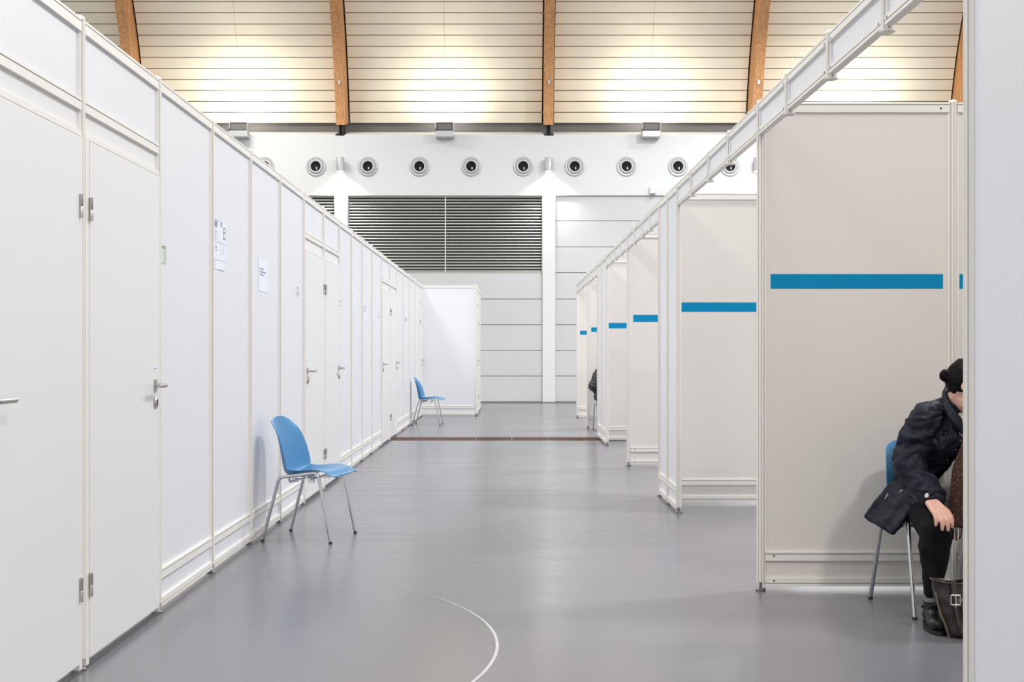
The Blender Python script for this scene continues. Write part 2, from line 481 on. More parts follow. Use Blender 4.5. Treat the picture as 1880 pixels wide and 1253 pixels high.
def header(y0, y1, ymid, which):
    seq = [y0] + ymid + [y1]
    zb = TOP - 0.165
    for i in range(len(seq) - 1):
        a, b_ = seq[i], seq[i + 1]
        t = thing('header_fascia', 'short white header panel over the %s booth opening, %s from the camera' % (which, ORD[i]), 'header panel', (XB, a, zb), math.pi / 2, GH)
        L = b_ - a; x0, x1 = 0.0202, L - 0.0202
        b = nb(); rail(b, x0, x1, 0.165 - 0.038, 0.165, 'top'); obj('top_rail', b, ['alu', 'groove'], t)
        b = nb(); rail(b, x0, x1, 0, 0.034, 'bottom'); obj('bottom_rail', b, ['alu', 'groove'], t)
        b = nb(); infill(b, x0, x1, 0.03, 0.13); edging(b, x0, x1, 0.034, 0.127); obj('infill_sheet', b, 'panel', t)
        if which in ('nearest', 'second'):
            b = nb()
            for x in (x0 + 0.025, x1 - 0.025):
                for z in (0.135, 0.022): screw(b, x, z)
            obj('screws', b, 'groove', t)
        if i:
            post(XB, a, 'short white header post over the %s booth opening, %s from the camera' % (which, ORD[i - 1]), GS, z0=zb - 0.01, header=True)
header(fronty, P0, [yb(1629), yb(1526), yb(1449)], 'nearest')
header(P0, C1a, [yb(1341), yb(1303.5), yb(1271.5)], 'second')
header(C1c, P3, [yb(1195.5), yb(1181), yb(1166.5)], 'third')
header(P3, C2a, [yb(1142), yb(1131.5), yb(1122.5)], 'fourth')
header(C2c, P5, [yb(1094), yb(1089), yb(1084.5)], 'fifth')
header(P5, P6, [yb(1075), yb(1070), yb(1065)], 'sixth')

# dividers
W = 0.978
def divider(y, k, label, stripe=True, extra=None):
    plain_panel((XB, y), (XB + W, y), label, 'blue-striped dividers between the booths', 'divider', screws=True, stripe=(0.05, W - 0.05))
    post(XB + W, y, 'rear post of the %s booth divider' % ORD[k], 'rear posts of the booth dividers')
divider(P0, 0, 'large beige-grey divider with long blue stripe, nearest, behind the seated person in navy')
divider(C1b, 1, 'pinkish-white divider with blue stripe, second from the camera')
divider(P3, 2, 'grey divider with dark blue stripe, third from the camera')
divider(C2b, 3, 'bright white divider with blue stripe, fourth from the camera')
divider(P5, 4, 'narrow-looking divider with small blue stripe above the distant person')
divider(P6, 5, 'farthest divider with the smallest blue stripe')
plain_panel((XB + W, P0), (XB + 2 * W, P0), 'second panel of the nearest divider, a sliver seen beside the dark hair bun', None, 'divider', stripe=(0.034, W - 0.05))
post(XB + 2 * W, P0, 'outermost post of the nearest booth divider', 'rear posts of the booth dividers')

# unseen front divider and rear wall, added to enclose and shade the nearest booth
Yd = fronty - 0.47
plain_panel((XB, Yd), (XB + W, Yd), 'divider beside the blank front panel, outside the picture on the camera side', None, 'divider')
plain_panel((XB + W, Yd), (XB + 2 * W, Yd), 'unseen outer divider section on the camera side of the nearest booth', None, 'divider')
post(XB + 2 * W, Yd, 'unseen rear corner post on the camera side of the nearest booth', 'rear posts of the booth dividers')
nbk = 3; stp = (P0 - Yd) / nbk
for i in range(nbk):
    plain_panel((XB + 2 * W, Yd + i * stp), (XB + 2 * W, Yd + (i + 1) * stp), 'unseen rear wall section of the nearest booth, %s from the camera' % ORD[i], 'unseen rear wall sections of the nearest booth', 'divider')
    if i: post(XB + 2 * W, Yd + i * stp, 'unseen rear wall post of the nearest booth, %s from the camera' % ORD[i], 'rear posts of the booth dividers')

# ---------------------------------------------------------------- floor
b = nb(); box(b, -22, 22, -3, 28.75, -0.1, 0.0)
tag(obj('floor', b, 'floor'), 'grey semi-gloss hall floor', kind='structure')
# channel cover strip
b = nb(); x = -6.0
while x < 9:
    box(b, x + 0.004, x + 0.50, 16.56, 17.14, 0.0005, 0.004); x += 0.505
tag(obj('trim_1', b, 'channel'), 'brown service channel cover across the floor', kind='structure')
# painted arc on the floor
def circ3(a, b_, c):
    ax, ay = a; bx, by = b_; cx, cy = c
    d = 2 * (ax * (by - cy) + bx * (cy - ay) + cx * (ay - by))
    ux = ((ax * ax + ay * ay) * (by - cy) + (bx * bx + by * by) * (cy - ay) + (cx * cx + cy * cy) * (ay - by)) / d
    uy = ((ax * ax + ay * ay) * (cx - bx) + (bx * bx + by * by) * (ax - cx) + (cx * cx + cy * cy) * (bx - ax)) / d
    return ux, uy, math.hypot(ax - ux, ay - uy)
def fl(x, y):
    Y = CH * F / (y - CY); return ((x - CX) / F * Y, Y)
cx_, cy_, R = circ3(fl(795, 1096), fl(911, 1173), fl(868, 1253))
a0 = math.atan2(fl(795, 1096)[1] - cy_, fl(795, 1096)[0] - cx_); a1 = math.atan2(3.9 - cy_, -0.35 - cx_)
b = nb(); prev = None
for k in range(61):
    a = a0 + (a1 - a0) * k / 60
    wd = 0.0025 + 0.004 * min(1, k / 20)
    q = [b.verts.new((cx_ + (R + s * wd) * math.cos(a), cy_ + (R + s * wd) * math.sin(a), z)) for s, z in ((-1, 0.0003), (-1, 0.0012), (1, 0.0012), (1, 0.0003))]
    if prev:
        for j in range(3): b.faces.new((prev[j], prev[j + 1], q[j + 1], q[j]))
    prev = q
tag(obj('painted_floor_line', b, 'paint'), 'thin white curved line painted on the grey floor in the foreground', 'floor marking')

# ---------------------------------------------------------------- back wall
YW = 28.7; S = F / YW
def wx(px): return (px - CX) / S
def wz(py): return CH - (py - CY) / S
beams_x = [-14.0, -9.0, -4.01, 0.985, 5.975, 10.96, 15.95]
b = nb()
ztop, zlo = 6.40, wz(359)
box(b, -22, 22, YW, YW + 0.5, zlo, ztop - 0.02)
pil = [(-14.1, -13.8), (-9.13, -8.83), (wx(614), wx(638)), (wx(996), wx(1019.5)), (5.84, 6.14), (10.83, 11.13), (15.8, 16.1)]
for p in pil: box(b, p[0], p[1], YW, YW + 0.5, 0, zlo)
# sloped sill with notches at each beam
xs = [-22]
for bx in beams_x: xs += [bx - 0.12, bx + 0.12]
xs.append(22)
for k in range(0, len(xs), 2):
    x0, x1 = xs[k], xs[k + 1]
    pr = [(YW, ztop - 0.02), (YW, ztop), (29.62, 6.64), (29.62, ztop - 0.02)]
    lo = [b.verts.new((x0, p[0], p[1])) for p in pr]; hi = [b.verts.new((x1, p[0], p[1])) for p in pr]
    for i in range(4): b.faces.new((lo[i], lo[(i + 1) % 4], hi[(i + 1) % 4], hi[i]))
    b.faces.new(lo); b.faces.new(hi[::-1])
wb = tag(obj('wall_back', b, 'wall'), 'white upper wall and pilasters at the far end', kind='structure')
b = nb(); box(b, -22, 22, 29.62, 29.7, 6.3, 7.4)
tag(obj('trim_2', b, 'band'), 'dark grey band under the ceiling boards', kind='structure')
# cladding boards in the bays
b = nb()
def bay(x0, x1, zt, joints):
    box(b, x0, x1, YW + 0.10, YW + 0.5, 0.02, zt, 1)
    zs = [0.03] + [wz(j) for j in joints] + [zt]
    for a, c in zip(zs, zs[1:]):
        box(b, x0 + 0.004, x1 - 0.004, YW + 0.06, YW + 0.11, a + 0.007, c - 0.007, 0)
J = [691, 644, 596.5, 549]
zl = wz(501)
bay(-22, pil[0][0], zl, J); bay(pil[0][1], pil[1][0], zl, J)
bay(pil[1][1], pil[2][0], zl, J); bay(pil[2][1], pil[3][0], zl, J)
bay(pil[3][1], pil[4][0], zlo, J + [500.5, 453, 405])
bay(pil[4][1], pil[5][0], zlo, J + [500.5, 453, 405]); bay(pil[5][1], pil[6][0], zlo, J + [500.5, 453, 405]); bay(pil[6][1], 22, zlo, J + [500.5, 453, 405])
tag(obj('wall_back_cladding', b, ['clad', 'claddark']), 'light grey boarded cladding between the pilasters', kind='structure')
b = nb(); box(b, -22, 22, YW - 0.012, YW + 0.02, 0.0, 0.028)  # dark strip standing in for the shadow in the gap at the wall foot
tag(obj('wall_back_gap_shadow', b, 'band'), kind='structure')

# louvres
def louvre(x0, x1, label, mull=None):
    t = thing('louvre_screen', label, 'louvre', ((x0 + x1) / 2, YW + 0.1, zl), 0, 'louvred vents in the back wall')
    cx = (x0 + x1) / 2; h = zlo - zl; hw = (x1 - x0) / 2
    b = nb(); box(b, -hw, hw, 0.30, 0.38, 0, h); obj('backing', b, 'black', t)
    b = nb()
    n = 26; p = h / n
    for i in range(n):
        z = (i + 0.5) * p
        m_ = Matrix.Translation((0, 0.0, z)) @ Matrix.Rotation(math.radians(-32), 4, 'X')
        box(b, -hw + 0.01, hw - 0.01, -0.028, 0.028, -0.003, 0.003, 0, m_)
        box(b, -hw + 0.01, hw - 0.01, -0.031, -0.026, -0.016, 0.004, 0, m_)
    tag(obj('slats', b, 'slat', t), kind='stuff')
    b = nb()
    box(b, -hw, -hw + 0.015, -0.04, 0.3, 0, h); box(b, hw - 0.015, hw, -0.04, 0.3, 0, h)
    box(b, -hw, hw, -0.04, 0.3, h - 0.012, h); box(b, -hw, hw, -0.04, 0.3, 0, 0.012)
    obj('frame', b, 'slat', t)
    if mull is not None:
        b = nb(); box(b, mull - cx - 0.012, mull - cx + 0.012, -0.045, 0.05, 0, h); obj('mullion', b, 'slat', t)
louvre(pil[2][1], pil[3][0], 'wide dark horizontal louvre in the middle of the back wall', wx(817.5))
louvre(pil[1][1], pil[2][0], 'louvre mostly hidden behind the left partition row, small dark corner showing')

# round air diffusers
proto = None
dn = ['air nozzle half hidden by the left partition row, leftmost', 'round air nozzle just left of the left wall lamp', 'round air nozzle just right of the left wall lamp',
      'round air nozzle above the wide louvre, left of its middle', 'round air nozzle above the wide louvre, right of its middle', 'round air nozzle just left of the right wall lamp',
      'round air nozzle just right of the right wall lamp', 'round air nozzle above the small white sensor box', 'round air nozzle right of the small sensor box, near the booth headers',
      'round air nozzle seen through the booth header opening, rightmost']
for i, px in enumerate([486, 580, 675.5, 770, 865, 960.5, 1055, 1150, 1244.5, 1340]):
    loc = (wx(px), YW, wz(306))
    if proto is None:
        proto = thing('air_nozzle', None, 'air vent', loc, 0)
        R90 = Matrix.Rotation(math.pi / 2, 4, 'X')   # local z -> -y
        b = nb(); disc_lathe(b, [(0.235, 0.0), (0.235, 0.02), (0.215, 0.034), (0.185, 0.030), (0.178, 0.012), (0.178, 0.0)], 48, R90); obj('outer_ring', b, 'diff', proto, smooth=True)
        b = nb(); disc_lathe(b, [(0.180, 0.002), (0.176, 0.020), (0.160, 0.055), (0.140, 0.075), (0.124, 0.07), (0.118, 0.04), (0.118, 0.004)], 48, R90); obj('nozzle_cup', b, 'diff2', proto, smooth=True)
        b = nb(); disc_lathe(b, [(0.0001, 0.012), (0.06, 0.012), (0.118, 0.006), (0.12, 0.003)], 32, R90); obj('dark_mouth', b, 'black', proto, smooth=True)
        b = nb(); box(b, 0.008, 0.035, -0.05, -0.012, -0.075, -0.02)
        obj('damper_tab', b, 'diff', proto)
        o = proto
    else:
        o = copy_tree(proto); o.location = loc
    tag(o, dn[i], 'air vent', 'round air nozzles on the back wall')

# cylinder wall lamps
def spot(name, loc, direc, energy, angle, blend=0.7, color=(1, 1, 1), size=0.1):
    l = bpy.data.lights.new(name, 'SPOT'); l.energy = energy; l.spot_size = math.radians(angle); l.spot_blend = blend; l.color = color; l.shadow_soft_size = size
    o = bpy.data.objects.new(name, l); col.objects.link(o); o.location = loc
    o.rotation_euler = Vector(direc).to_track_quat('-Z', 'Y').to_euler(); return o
proto = None
for i, (px, lb) in enumerate([(626.5, 'small white cylinder lamp on the back wall above the left pilaster'), (1007, 'small white cylinder lamp on the back wall above the right pilaster'),
                              (1388, 'small cylinder wall lamp mostly hidden by the nearest divider post')]):
    loc = (wx(px), YW, wz(304))
    if proto is None:
        proto = thing('cylinder_wall_lamp', None, 'lamp', loc)
        T = Matrix.Translation((0, -0.16, 0))
        b = nb(); disc_lathe(b, [(0.0001, 0.165), (0.09, 0.165), (0.095, 0.155), (0.095, -0.165), (0.086, -0.165), (0.086, -0.14)], 32, T); box(b, -0.03, 0.03, -0.09, -0.0, -0.05, 0.05); obj('housing', b, 'lampbody', proto, smooth=True)
        b = nb(); disc_lathe(b, [(0.0001, -0.185), (0.05, -0.182), (0.088, -0.166), (0.088, -0.15)], 32, T); obj('lens', b, 'lens', proto, smooth=True)
        o = proto
    else: o = copy_tree(proto); o.location = loc
    tag(o, lb, 'lamp', 'cylinder lamps on the back wall')
    spot('wall_lamp_light', (loc[0], YW - 0.16, loc[2] - 0.2), (0, 0.12, -1), 230, 125, 0.9, (1, 0.97, 0.92), 0.08)

# sensor box
t = thing('wall_sensor', 'small white sensor box on the back wall at the top of the right grey bay', 'sensor', (wx(1198), YW, wz(351)))
b = nb(); box(b, -0.075, 0.075, -0.09, 0, -0.07, 0.09); obj('case', b, 'wall', t, bevel=0.01)
b = nb(); disc_lathe(b, [(0.0001, -0.12), (0.03, -0.11), (0.04, -0.07)], 16, Matrix.Translation((0, -0.05, 0))); obj('sensor_dome', b, 'claddark', t, smooth=True)

# ---------------------------------------------------------------- curved timber ceiling
TH0, KK = math.radians(13), math.radians(5.6)     # lean at the springing, curvature per metre
def arc(s, off=0.0):
    n = 40; y, z = 29.5, 6.83; ds = s / n
    for i in range(n):
        th = TH0 + KK * (i + 0.5) * ds
        y -= math.sin(th) * ds; z += math.cos(th) * ds
    th = TH0 + KK * s
    return y - math.cos(th) * off, z - math.sin(th) * off      # offset towards the hall
PITCH = 0.262; NB = 26
b = nb()
for j in range(len(beams_x) - 1):
    x0, x1 = beams_x[j] + 0.115 + 0.035, beams_x[j + 1] - 0.115 - 0.035
    xm = (x0 + x1) / 2
    for i in range(NB):
        s0, s1 = i * PITCH + 0.009, (i + 1) * PITCH - 0.009
        for (xa, xb) in ((x0, xm - 0.0025), (xm + 0.0025, x1)):
            q = []
            for xx in (xa, xb):
                for s, o in ((s0, 0), (s1, 0), (s1, -0.03), (s0, -0.03)):
                    y, z = arc(s, o); q.append(b.verts.new((xx, y, z)))
            for f in ((0, 1, 2, 3), (7, 6, 5, 4), (0, 4, 5, 1), (1, 5, 6, 2), (2, 6, 7, 3), (3, 7, 4, 0)): b.faces.new([q[v] for v in f])
tag(obj('ceiling', b, 'board'), 'curved ceiling of pale wooden boards', kind='structure')
b = nb()
prev = None
for i in range(NB + 1):
    y, z = arc(i * PITCH + (0.02 if i == 0 else 0), -0.08); y2, z2 = arc(i * PITCH + (0.02 if i == 0 else 0), -0.12)
    q = [b.verts.new(p) for p in ((-22, y, z), (22, y, z), (22, y2, z2), (-22, y2, z2))]
    if prev:
        for k in range(4): b.faces.new((prev[k], prev[(k + 1) % 4], q[(k + 1) % 4], q[k]))
    prev = q
tag(obj('ceiling_backing', b, 'black'), 'dark void behind the ceiling boards', kind='structure')

bl = ['arched timber beam beyond the left picture edge', 'arched timber beam above the left partition row, leftmost', 'arched timber beam ending above the left cylinder lamp', 'arched timber beam ending above the right cylinder lamp',
      'arched timber beam crossing behind the booth headers', 'arched timber beam at the right, above the nearest divider', 'arched timber beam beyond the right picture edge']
for j, bx in enumerate(beams_x):
    if j in (0, 6): continue
    y0_, z0_ = arc(0, 0)
    t = thing('timber_beam', bl[j], 'beam', (bx, y0_, z0_), 0, 'arched timber ceiling beams')
    b = nb(); prev = None
    for i in range(0, 36):
        s = i * 0.2
        ya, za = arc(s, -0.03); yc, zc = arc(s, 0.60)
        if i == 0: zc -= 0.02
        q = [b.verts.new((xx, yy - y0_, zz - z0_)) for xx, yy, zz in ((-0.115, ya, za), (0.115, ya, za), (0.115, yc, zc), (-0.115, yc, zc))]
        if prev:
            for k in range(4): b.faces.new((prev[k], prev[(k + 1) % 4], q[(k + 1) % 4], q[k]))
        else: b.faces.new(q)
        prev = q
    b.faces.new(prev[::-1]); obj('timber', b, 'wood', t, bevel=0.006)
    b = nb(); box(b, -0.05, -0.03, -0.55, -0.1, -0.46, -0.0); box(b, 0.03, 0.05, -0.55, -0.1, -0.46, -0.0); box(b, -0.03, 0.03, -0.42, -0.15, -0.46, -0.1)
    obj('steel_shoe', b, 'steeldark', t)
    for sj in (1, 10, 19):
        for sd in (-1, 1):
            y, z = arc(sj * PITCH, 0.03)
            b = nb(); box(b, sd * 0.115, sd * 0.165, y - y0_ - 0.03, y - y0_ + 0.02, z - z0_ - 0.02, z - z0_ + 0.02); obj('board_clip', b, 'zinc', t)
    y, z = arc(1.06, 0.603)
    b = nb(); box(b, -0.025, 0.025, y - y0_ - 0.012, y - y0_ + 0.02, z - z0_ - 0.06, z - z0_ + 0.06); obj('cover_plate', b, 'diff', t)

# uplights
proto = None
for j, (px, lb) in enumerate([(438, 'box uplight on the wall ledge behind the left partition row'), (816.5, 'box uplight on the wall ledge in the middle bay'), (1195.5, 'box uplight on the wall ledge left of the booth headers'),
                              (1577, 'box uplight hidden behind the nearest divider')]):
    Yu = 28.45
    loc = ((px - CX) / F * Yu, YW, CH - (252 - CY) / F * Yu)
    if proto is None:
        proto = thing('box_uplight', None, 'lamp', loc)
        b = nb()
        box(b, -0.22, 0.22, -0.30, -0.0, 0.0, 0.15)
        box(b, -0.22, -0.195, -0.30, -0.06, 0.15, 0.36); box(b, 0.195, 0.22, -0.30, -0.06, 0.15, 0.36)
        obj('housing', b, 'lampbody', proto, bevel=0.012)
        b = nb(); box(b, -0.19, 0.19, -0.26, -0.07, 0.17, 0.33); box(b, -0.19, 0.19, -0.28, -0.05, 0.33, 0.36)
        obj('lamp_head', b, 'band', proto, bevel=0.02)
        b = nb(); box(b, -0.18, 0.18, -0.27, -0.05, 0.355, 0.375); obj('lens', b, 'lens', proto, bevel=0.006)
        b = nb(); disc_lathe(b, [(0.0001, 0.008), (0.018, 0.006), (0.018, 0)], 12, Matrix.Translation((-0.205, -0.30, 0.17)) @ R90); obj('tilt_knob', b, 'black', proto)
        o = proto
    else: o = copy_tree(proto); o.location = loc
    tag(o, lb, 'lamp', 'box uplights along the wall ledge')
    if j == 3:
        for c in [o] + list(o.children): bpy.data.objects.remove(c)
    spot('uplight_light', (loc[0], YW - 0.16, loc[2] + 0.40), (0, 1.0, 1.3), 150, 140, 0.85, (1, 0.97, 0.90), 0.12)

# ---------------------------------------------------------------- notices on the left row
def notice(bay_i, u, w, z0, z1, label, cat, name, marks, m='paper', tilt=0.0, lift=0.004):
    """lies on the corridor side of the left panel in bay bay_i; u = metres from the near post"""
    y = LY[bay_i] + u
    t = thing(name, label, cat, (XL + 0.003, y, z0), math.pi / 2)
    b = nb(); h = z1 - z0
    box(b, 0, w, -0.0015, 0, 0, h); obj('sheet', b, m, t)
    b = nb()
    for (a0_, a1_, c0, c1, mi) in marks: box(b, a0_ * w, a1_ * w, -0.0022, -0.0014, c0 * h, c1 * h, mi)
    obj('print', b, ['ink', 'ink2', 'green', 'signgrey'], t)
    t.rotation_euler = (tilt, 0, math.pi / 2)
    return t
rnd = random.Random(3)
def lines(x0, x1, c0, c1, n, mi=0):
    out = []
    for i in range(n):
        c = c1 - (c1 - c0) * (i + 0.5) / n
        out.append((x0, x0 + (x1 - x0) * rnd.uniform(0.6, 1), c - 0.006, c + 0.006, mi))
    return out
# bay 2: narrow label strip near the door post
def uz(y, i, u): return CH - (y - CY) / F * (LY[i] + u)
notice(2, 0.03, 0.115, uz(483, 2, .07), uz(450, 2, .07), 'small pale green label strip on the panel right of the nearest door', 'label', 'label_strip',
       [(0.3, 0.8, 0.82, 0.98, 3), (0.74, 0.80, 0.1, 0.8, 3), (0.05, 0.25, 0.42, 0.48, 3), (0.05, 0.25, 0.26, 0.32, 3), (0.05, 0.25, 0.1, 0.16, 3)], 'green')
# bay 3: a cluster of papers
def pj(px, i): return F * -XL / (CX - px) - LY[i]
def paper(i, px0, px1, y0, y1, label, marks, nm='paper_notice', cat='paper notice'):
    u0, u1 = pj(px0, i), pj(px1, i)
    return notice(i, u0, u1 - u0, uz(y1, i, (u0 + u1) / 2), uz(y0, i, (u0 + u1) / 2), label, cat, nm, marks)
paper(3, 390.5, 402, 401, 444, 'bluish handwritten sheet, upper left of the taped paper cluster', lines(0.1, 0.8, 0.05, 0.55, 6) + [(0.15, 0.6, 0.62, 0.86, 0), (0.2, 0.9, 0.9, 0.93, 1)])
paper(3, 402.5, 414.5, 409, 448, 'sheet with a small dark drawing, upper right of the taped paper cluster', [(0.1, 0.3, 0.75, 0.97, 1), (0.5, 0.56, 0.2, 0.75, 1), (0.75, 0.8, 0.2, 0.75, 1), (0.5, 0.8, 0.2, 0.26, 1), (0.5, 0.8, 0.5, 0.56, 1), (0.5, 0.8, 0.72, 0.78, 1)])
paper(3, 391, 403, 446, 478, 'pale blue sheet, lower left of the taped paper cluster', [(0.2, 0.5, 0.55, 0.6, 0), (0.2, 0.5, 0.7, 0.75, 0), (0.2, 0.45, 0.8, 0.83, 0)])
paper(3, 403.5, 414.5, 450, 480, 'sheet with grey lines, lower right of the taped paper cluster', lines(0.2, 0.8, 0.4, 0.9, 4, 1))
paper(3, 393, 410.5, 479, 496, 'blank pale strip at the bottom of the taped paper cluster', [(0.5, 1.0, 0.0, 0.04, 1)])
paper(4, 474, 490, 476, 536, 'paper notice with three blue printed lines, alone on its panel', [(0.1, 0.55, 0.66, 0.70, 0), (0.1, 0.8, 0.57, 0.61, 0), (0.1, 0.55, 0.48, 0.52, 0)])
paper(5, 543.5, 548.5, 526, 545, 'small grey-green label left of the door beyond the front blue chair', [(0.3, 0.7, 0.6, 0.95, 3), (0.2, 0.4, 0.1, 0.5, 3), (0.6, 0.8, 0.1, 0.5, 3)], 'label_strip', 'label')
paper(8, 622.6, 625.8, 548, 567, 'small label on the panel right of the second door pair', [(0.2, 0.8, 0.2, 0.35, 3), (0.2, 0.8, 0.6, 0.8, 3)], 'label_strip', 'label')
paper(9, 645.5, 651, 528, 572, 'pale notice on the first narrow panel past the second door pair', lines(0.1, 0.9, 0.1, 0.9, 6, 1))
paper(10, 667, 672.5, 560, 588, 'small pale notice with blue lines farther along the left row', [(0.1, 0.8, 0.85, 0.9, 0), (0.1, 0.9, 0.7, 0.75, 0), (0.1, 0.7, 0.55, 0.6, 0)])
paper(11, 694, 696.5, 574, 586, 'tiny label just left of the third door pair', [(0.2, 0.8, 0.2, 0.4, 3)], 'label_strip', 'label')
paper(14, 742.5, 746.5, 583, 591, 'tiny pale notice beyond the third door pair', [(0.1, 0.3, 0.1, 0.9, 1), (0.5, 0.8, 0.1, 0.9, 1)])

# ---------------------------------------------------------------- chairs
def make_chair():
    t = thing('stacking_chair', None, 'chair')
    # shell profile (x forward, z up) and half width, concavity
    prof = [(-0.226, 0.795, 0.075, 0.000), (-0.2255, 0.790, 0.118, 0.003), (-0.223, 0.776, 0.152, 0.010), (-0.216, 0.748, 0.175, 0.024), (-0.204, 0.700, 0.187, 0.046), (-0.190, 0.640, 0.199, 0.060),
            (-0.178, 0.580, 0.209, 0.070), (-0.170, 0.520, 0.212, 0.078), (-0.163, 0.462, 0.209, 0.084), (-0.146, 0.418, 0.206, 0.085),
            (-0.105, 0.396, 0.205, 0.074), (-0.040, 0.403, 0.206, 0.054), (0.03, 0.422, 0.209, 0.038), (0.10, 0.450, 0.218, 0.020), (0.17, 0.466, 0.228, -0.008),
            (0.225, 0.466, 0.224, -0.030), (0.262, 0.450, 0.205, -0.034), (0.281, 0.443, 0.182, -0.032), (0.291, 0.436, 0.140, -0.022)]
    nv = 14; b = nb(); g = []
    for i, (x, z, w, c) in enumerate(prof):
        a = Vector(prof[max(i - 1, 0)][:2]); d = Vector(prof[min(i + 1, len(prof) - 1)][:2]); tn = (d - a).normalized()
        nrm = Vector((-tn.y, tn.x))          # points forward/up (towards the sitter)
        row = []
        for k in range(nv + 1):
            v = -1 + 2 * k / nv
            e = abs(v) ** 2.3 * c
            zz = z + nrm.y * e; xx = x + nrm.x * e
            if i < 4: zz -= (abs(v) ** 2.5) * 0.012
            if i > 14: xx -= (abs(v) ** 3) * 0.02
            row.append(b.verts.new((xx, v * w, zz)))
        g.append(row)
    for i in range(len(g) - 1):
        for k in range(nv): b.faces.new((g[i][k], g[i][k + 1], g[i + 1][k + 1], g[i + 1][k]))
    sh = obj('seat_shell', b, 'blue', t, smooth=True, autosmooth=False)
    so = sh.modifiers.new('solid', 'SOLIDIFY'); so.thickness = 0.009; so.offset = 0
    ss = sh.modifiers.new('sub', 'SUBSURF'); ss.levels = 1; ss.render_levels = 2
    def clip(x): return x
    for s in (-1, 1):
        yt, yf = s * 0.220, s * 0.230
        for (xf, xt, zt) in ((-0.235, -0.128, 0.412), (0.225, 0.135, 0.446)):
            b = nb()
            sg = 1 if xf < 0 else -1
            pts = bend_path([(xf, yf, 0.012), (xt, yt, zt), (xt + sg * 0.06, yt, zt + (0.008 if xf < 0 else -0.008))], 0.032, 6)
            tube(b, pts, 0.0105, 14)
            leg = obj('leg', b, 'chrome', t, smooth=True)
            b = nb(); disc_lathe(b, [(0.011, 0.0), (0.0122, 0.003), (0.012, 0.012), (0.0105, 0.014)], 14, Matrix.Translation((xf, yf, 0)), closed=True)
            obj('foot_cap', b, 'foot', leg, smooth=True)
    b = nb()
    for s in (-1, 1):
        tube(b, [(-0.069, s * 0.220, 0.420), (0.076, s * 0.220, 0.438)], 0.0105, 14)
    for x, z in ((-0.06, 0.392), (0.085, 0.414)):
        tube(b, bend_path([(x, -0.220, z + 0.022), (x, -0.205, z - 0.010), (x, 0.205, z - 0.010), (x, 0.220, z + 0.022)], 0.012, 4), 0.007, 10)
    for x in (-0.05, 0.06):
        for s in (-1, 1): box(b, x - 0.02, x + 0.02, s * 0.14 - 0.012, s * 0.14 + 0.012, 0.376, 0.402)
    obj('seat_frame', b, 'chrome', t, smooth=True)
    return t
chair = make_chair()
def place_chair(o, x, y, rot, label):
    o.location = (x, y, 0); o.rotation_euler = (0, 0, rot)
    tag(o, label, 'chair', 'blue stacking chairs')
place_chair(chair, -1.292, 7.90, math.radians(-12.5), 'empty blue plastic chair in the foreground against the left partition row')
c2 = copy_tree(chair); place_chair(c2, -1.335, 20.2, math.radians(-3), 'small distant empty blue chair at the far end of the left row')
c3 = copy_tree(chair); place_chair(c3, 2.045, 5.72, math.radians(-82), 'blue plastic chair under the person in navy coat')
c4 = copy_tree(chair); place_chair(c4, 2.545, 5.83, math.radians(-92), 'blue chair beside the person in navy, only one dark leg showing')
c5 = copy_tree(chair); place_chair(c5, 1.585, 18.78, math.radians(-90), 'distant chair under the person in black quilted jacket')

# ---------------------------------------------------------------- figures
def ball(b, c, r, axes=None):
    """r: float or (rx, ry, rz); axes: 3x3 rotation"""
    if not isinstance(r, (tuple, list)): r = (r, r, r)
    m_ = Matrix.Translation(c)
    if axes is not None: m_ = m_ @ axes.to_4x4()
    m_ = m_ @ Matrix.Diagonal((r[0], r[1], r[2], 1))
    bmesh.ops.create_icosphere(b, subdivisions=2, radius=1.0, matrix=m_)

def chain(b, pts, step=0.3):
    """pts: [(vec, r or (rx,ry,rz), optional)] interpolated overlapping balls"""
    for (p0, r0), (p1, r1) in zip(pts, pts[1:]):
        a = r0 if isinstance(r0, tuple) else (r0,) * 3; c = r1 if isinstance(r1, tuple) else (r1,) * 3
        d = (p1 - p0).length; n = max(1, int(d / (min(min(a), min(c)) * step)))
        for i in range(n + 1):
            t = i / n; ball(b, p0.lerp(p1, t), tuple(a[k] * (1 - t) + c[k] * t for k in range(3)))

def fuse(name, b, m, parent, voxel=0.006, sm=3, disp=None):
    me = bpy.data.meshes.new('tmp'); b.to_mesh(me); b.free()
    o = bpy.data.objects.new('tmp', me); col.objects.link(o)
    md = o.modifiers.new('r', 'REMESH'); md.mode = 'VOXEL'; md.voxel_size = voxel; md.use_smooth_shade = True
    dg = bpy.context.evaluated_depsgraph_get(); ev = o.evaluated_get(dg)
    me2 = bpy.data.meshes.new_from_object(ev, depsgraph=dg)
    bpy.data.objects.remove(o); bpy.data.meshes.remove(me)
    b2 = nb(); b2.from_mesh(me2)
    for _ in range(sm): bmesh.ops.smooth_vert(b2, verts=b2.verts, factor=0.5, use_axis_x=True, use_axis_y=True, use_axis_z=True)
    if disp:
        b2.normal_update()
        for v in b2.verts: v.co = v.co + v.normal * disp(v.co)
    b2.to_mesh(me2); b2.free(); me2.name = name
    me2.materials.clear(); me2.materials.append(M[m]); me2.shade_smooth()
    o = bpy.data.objects.new(name, me2); col.objects.link(o)
    if parent: o.parent = parent
    return o

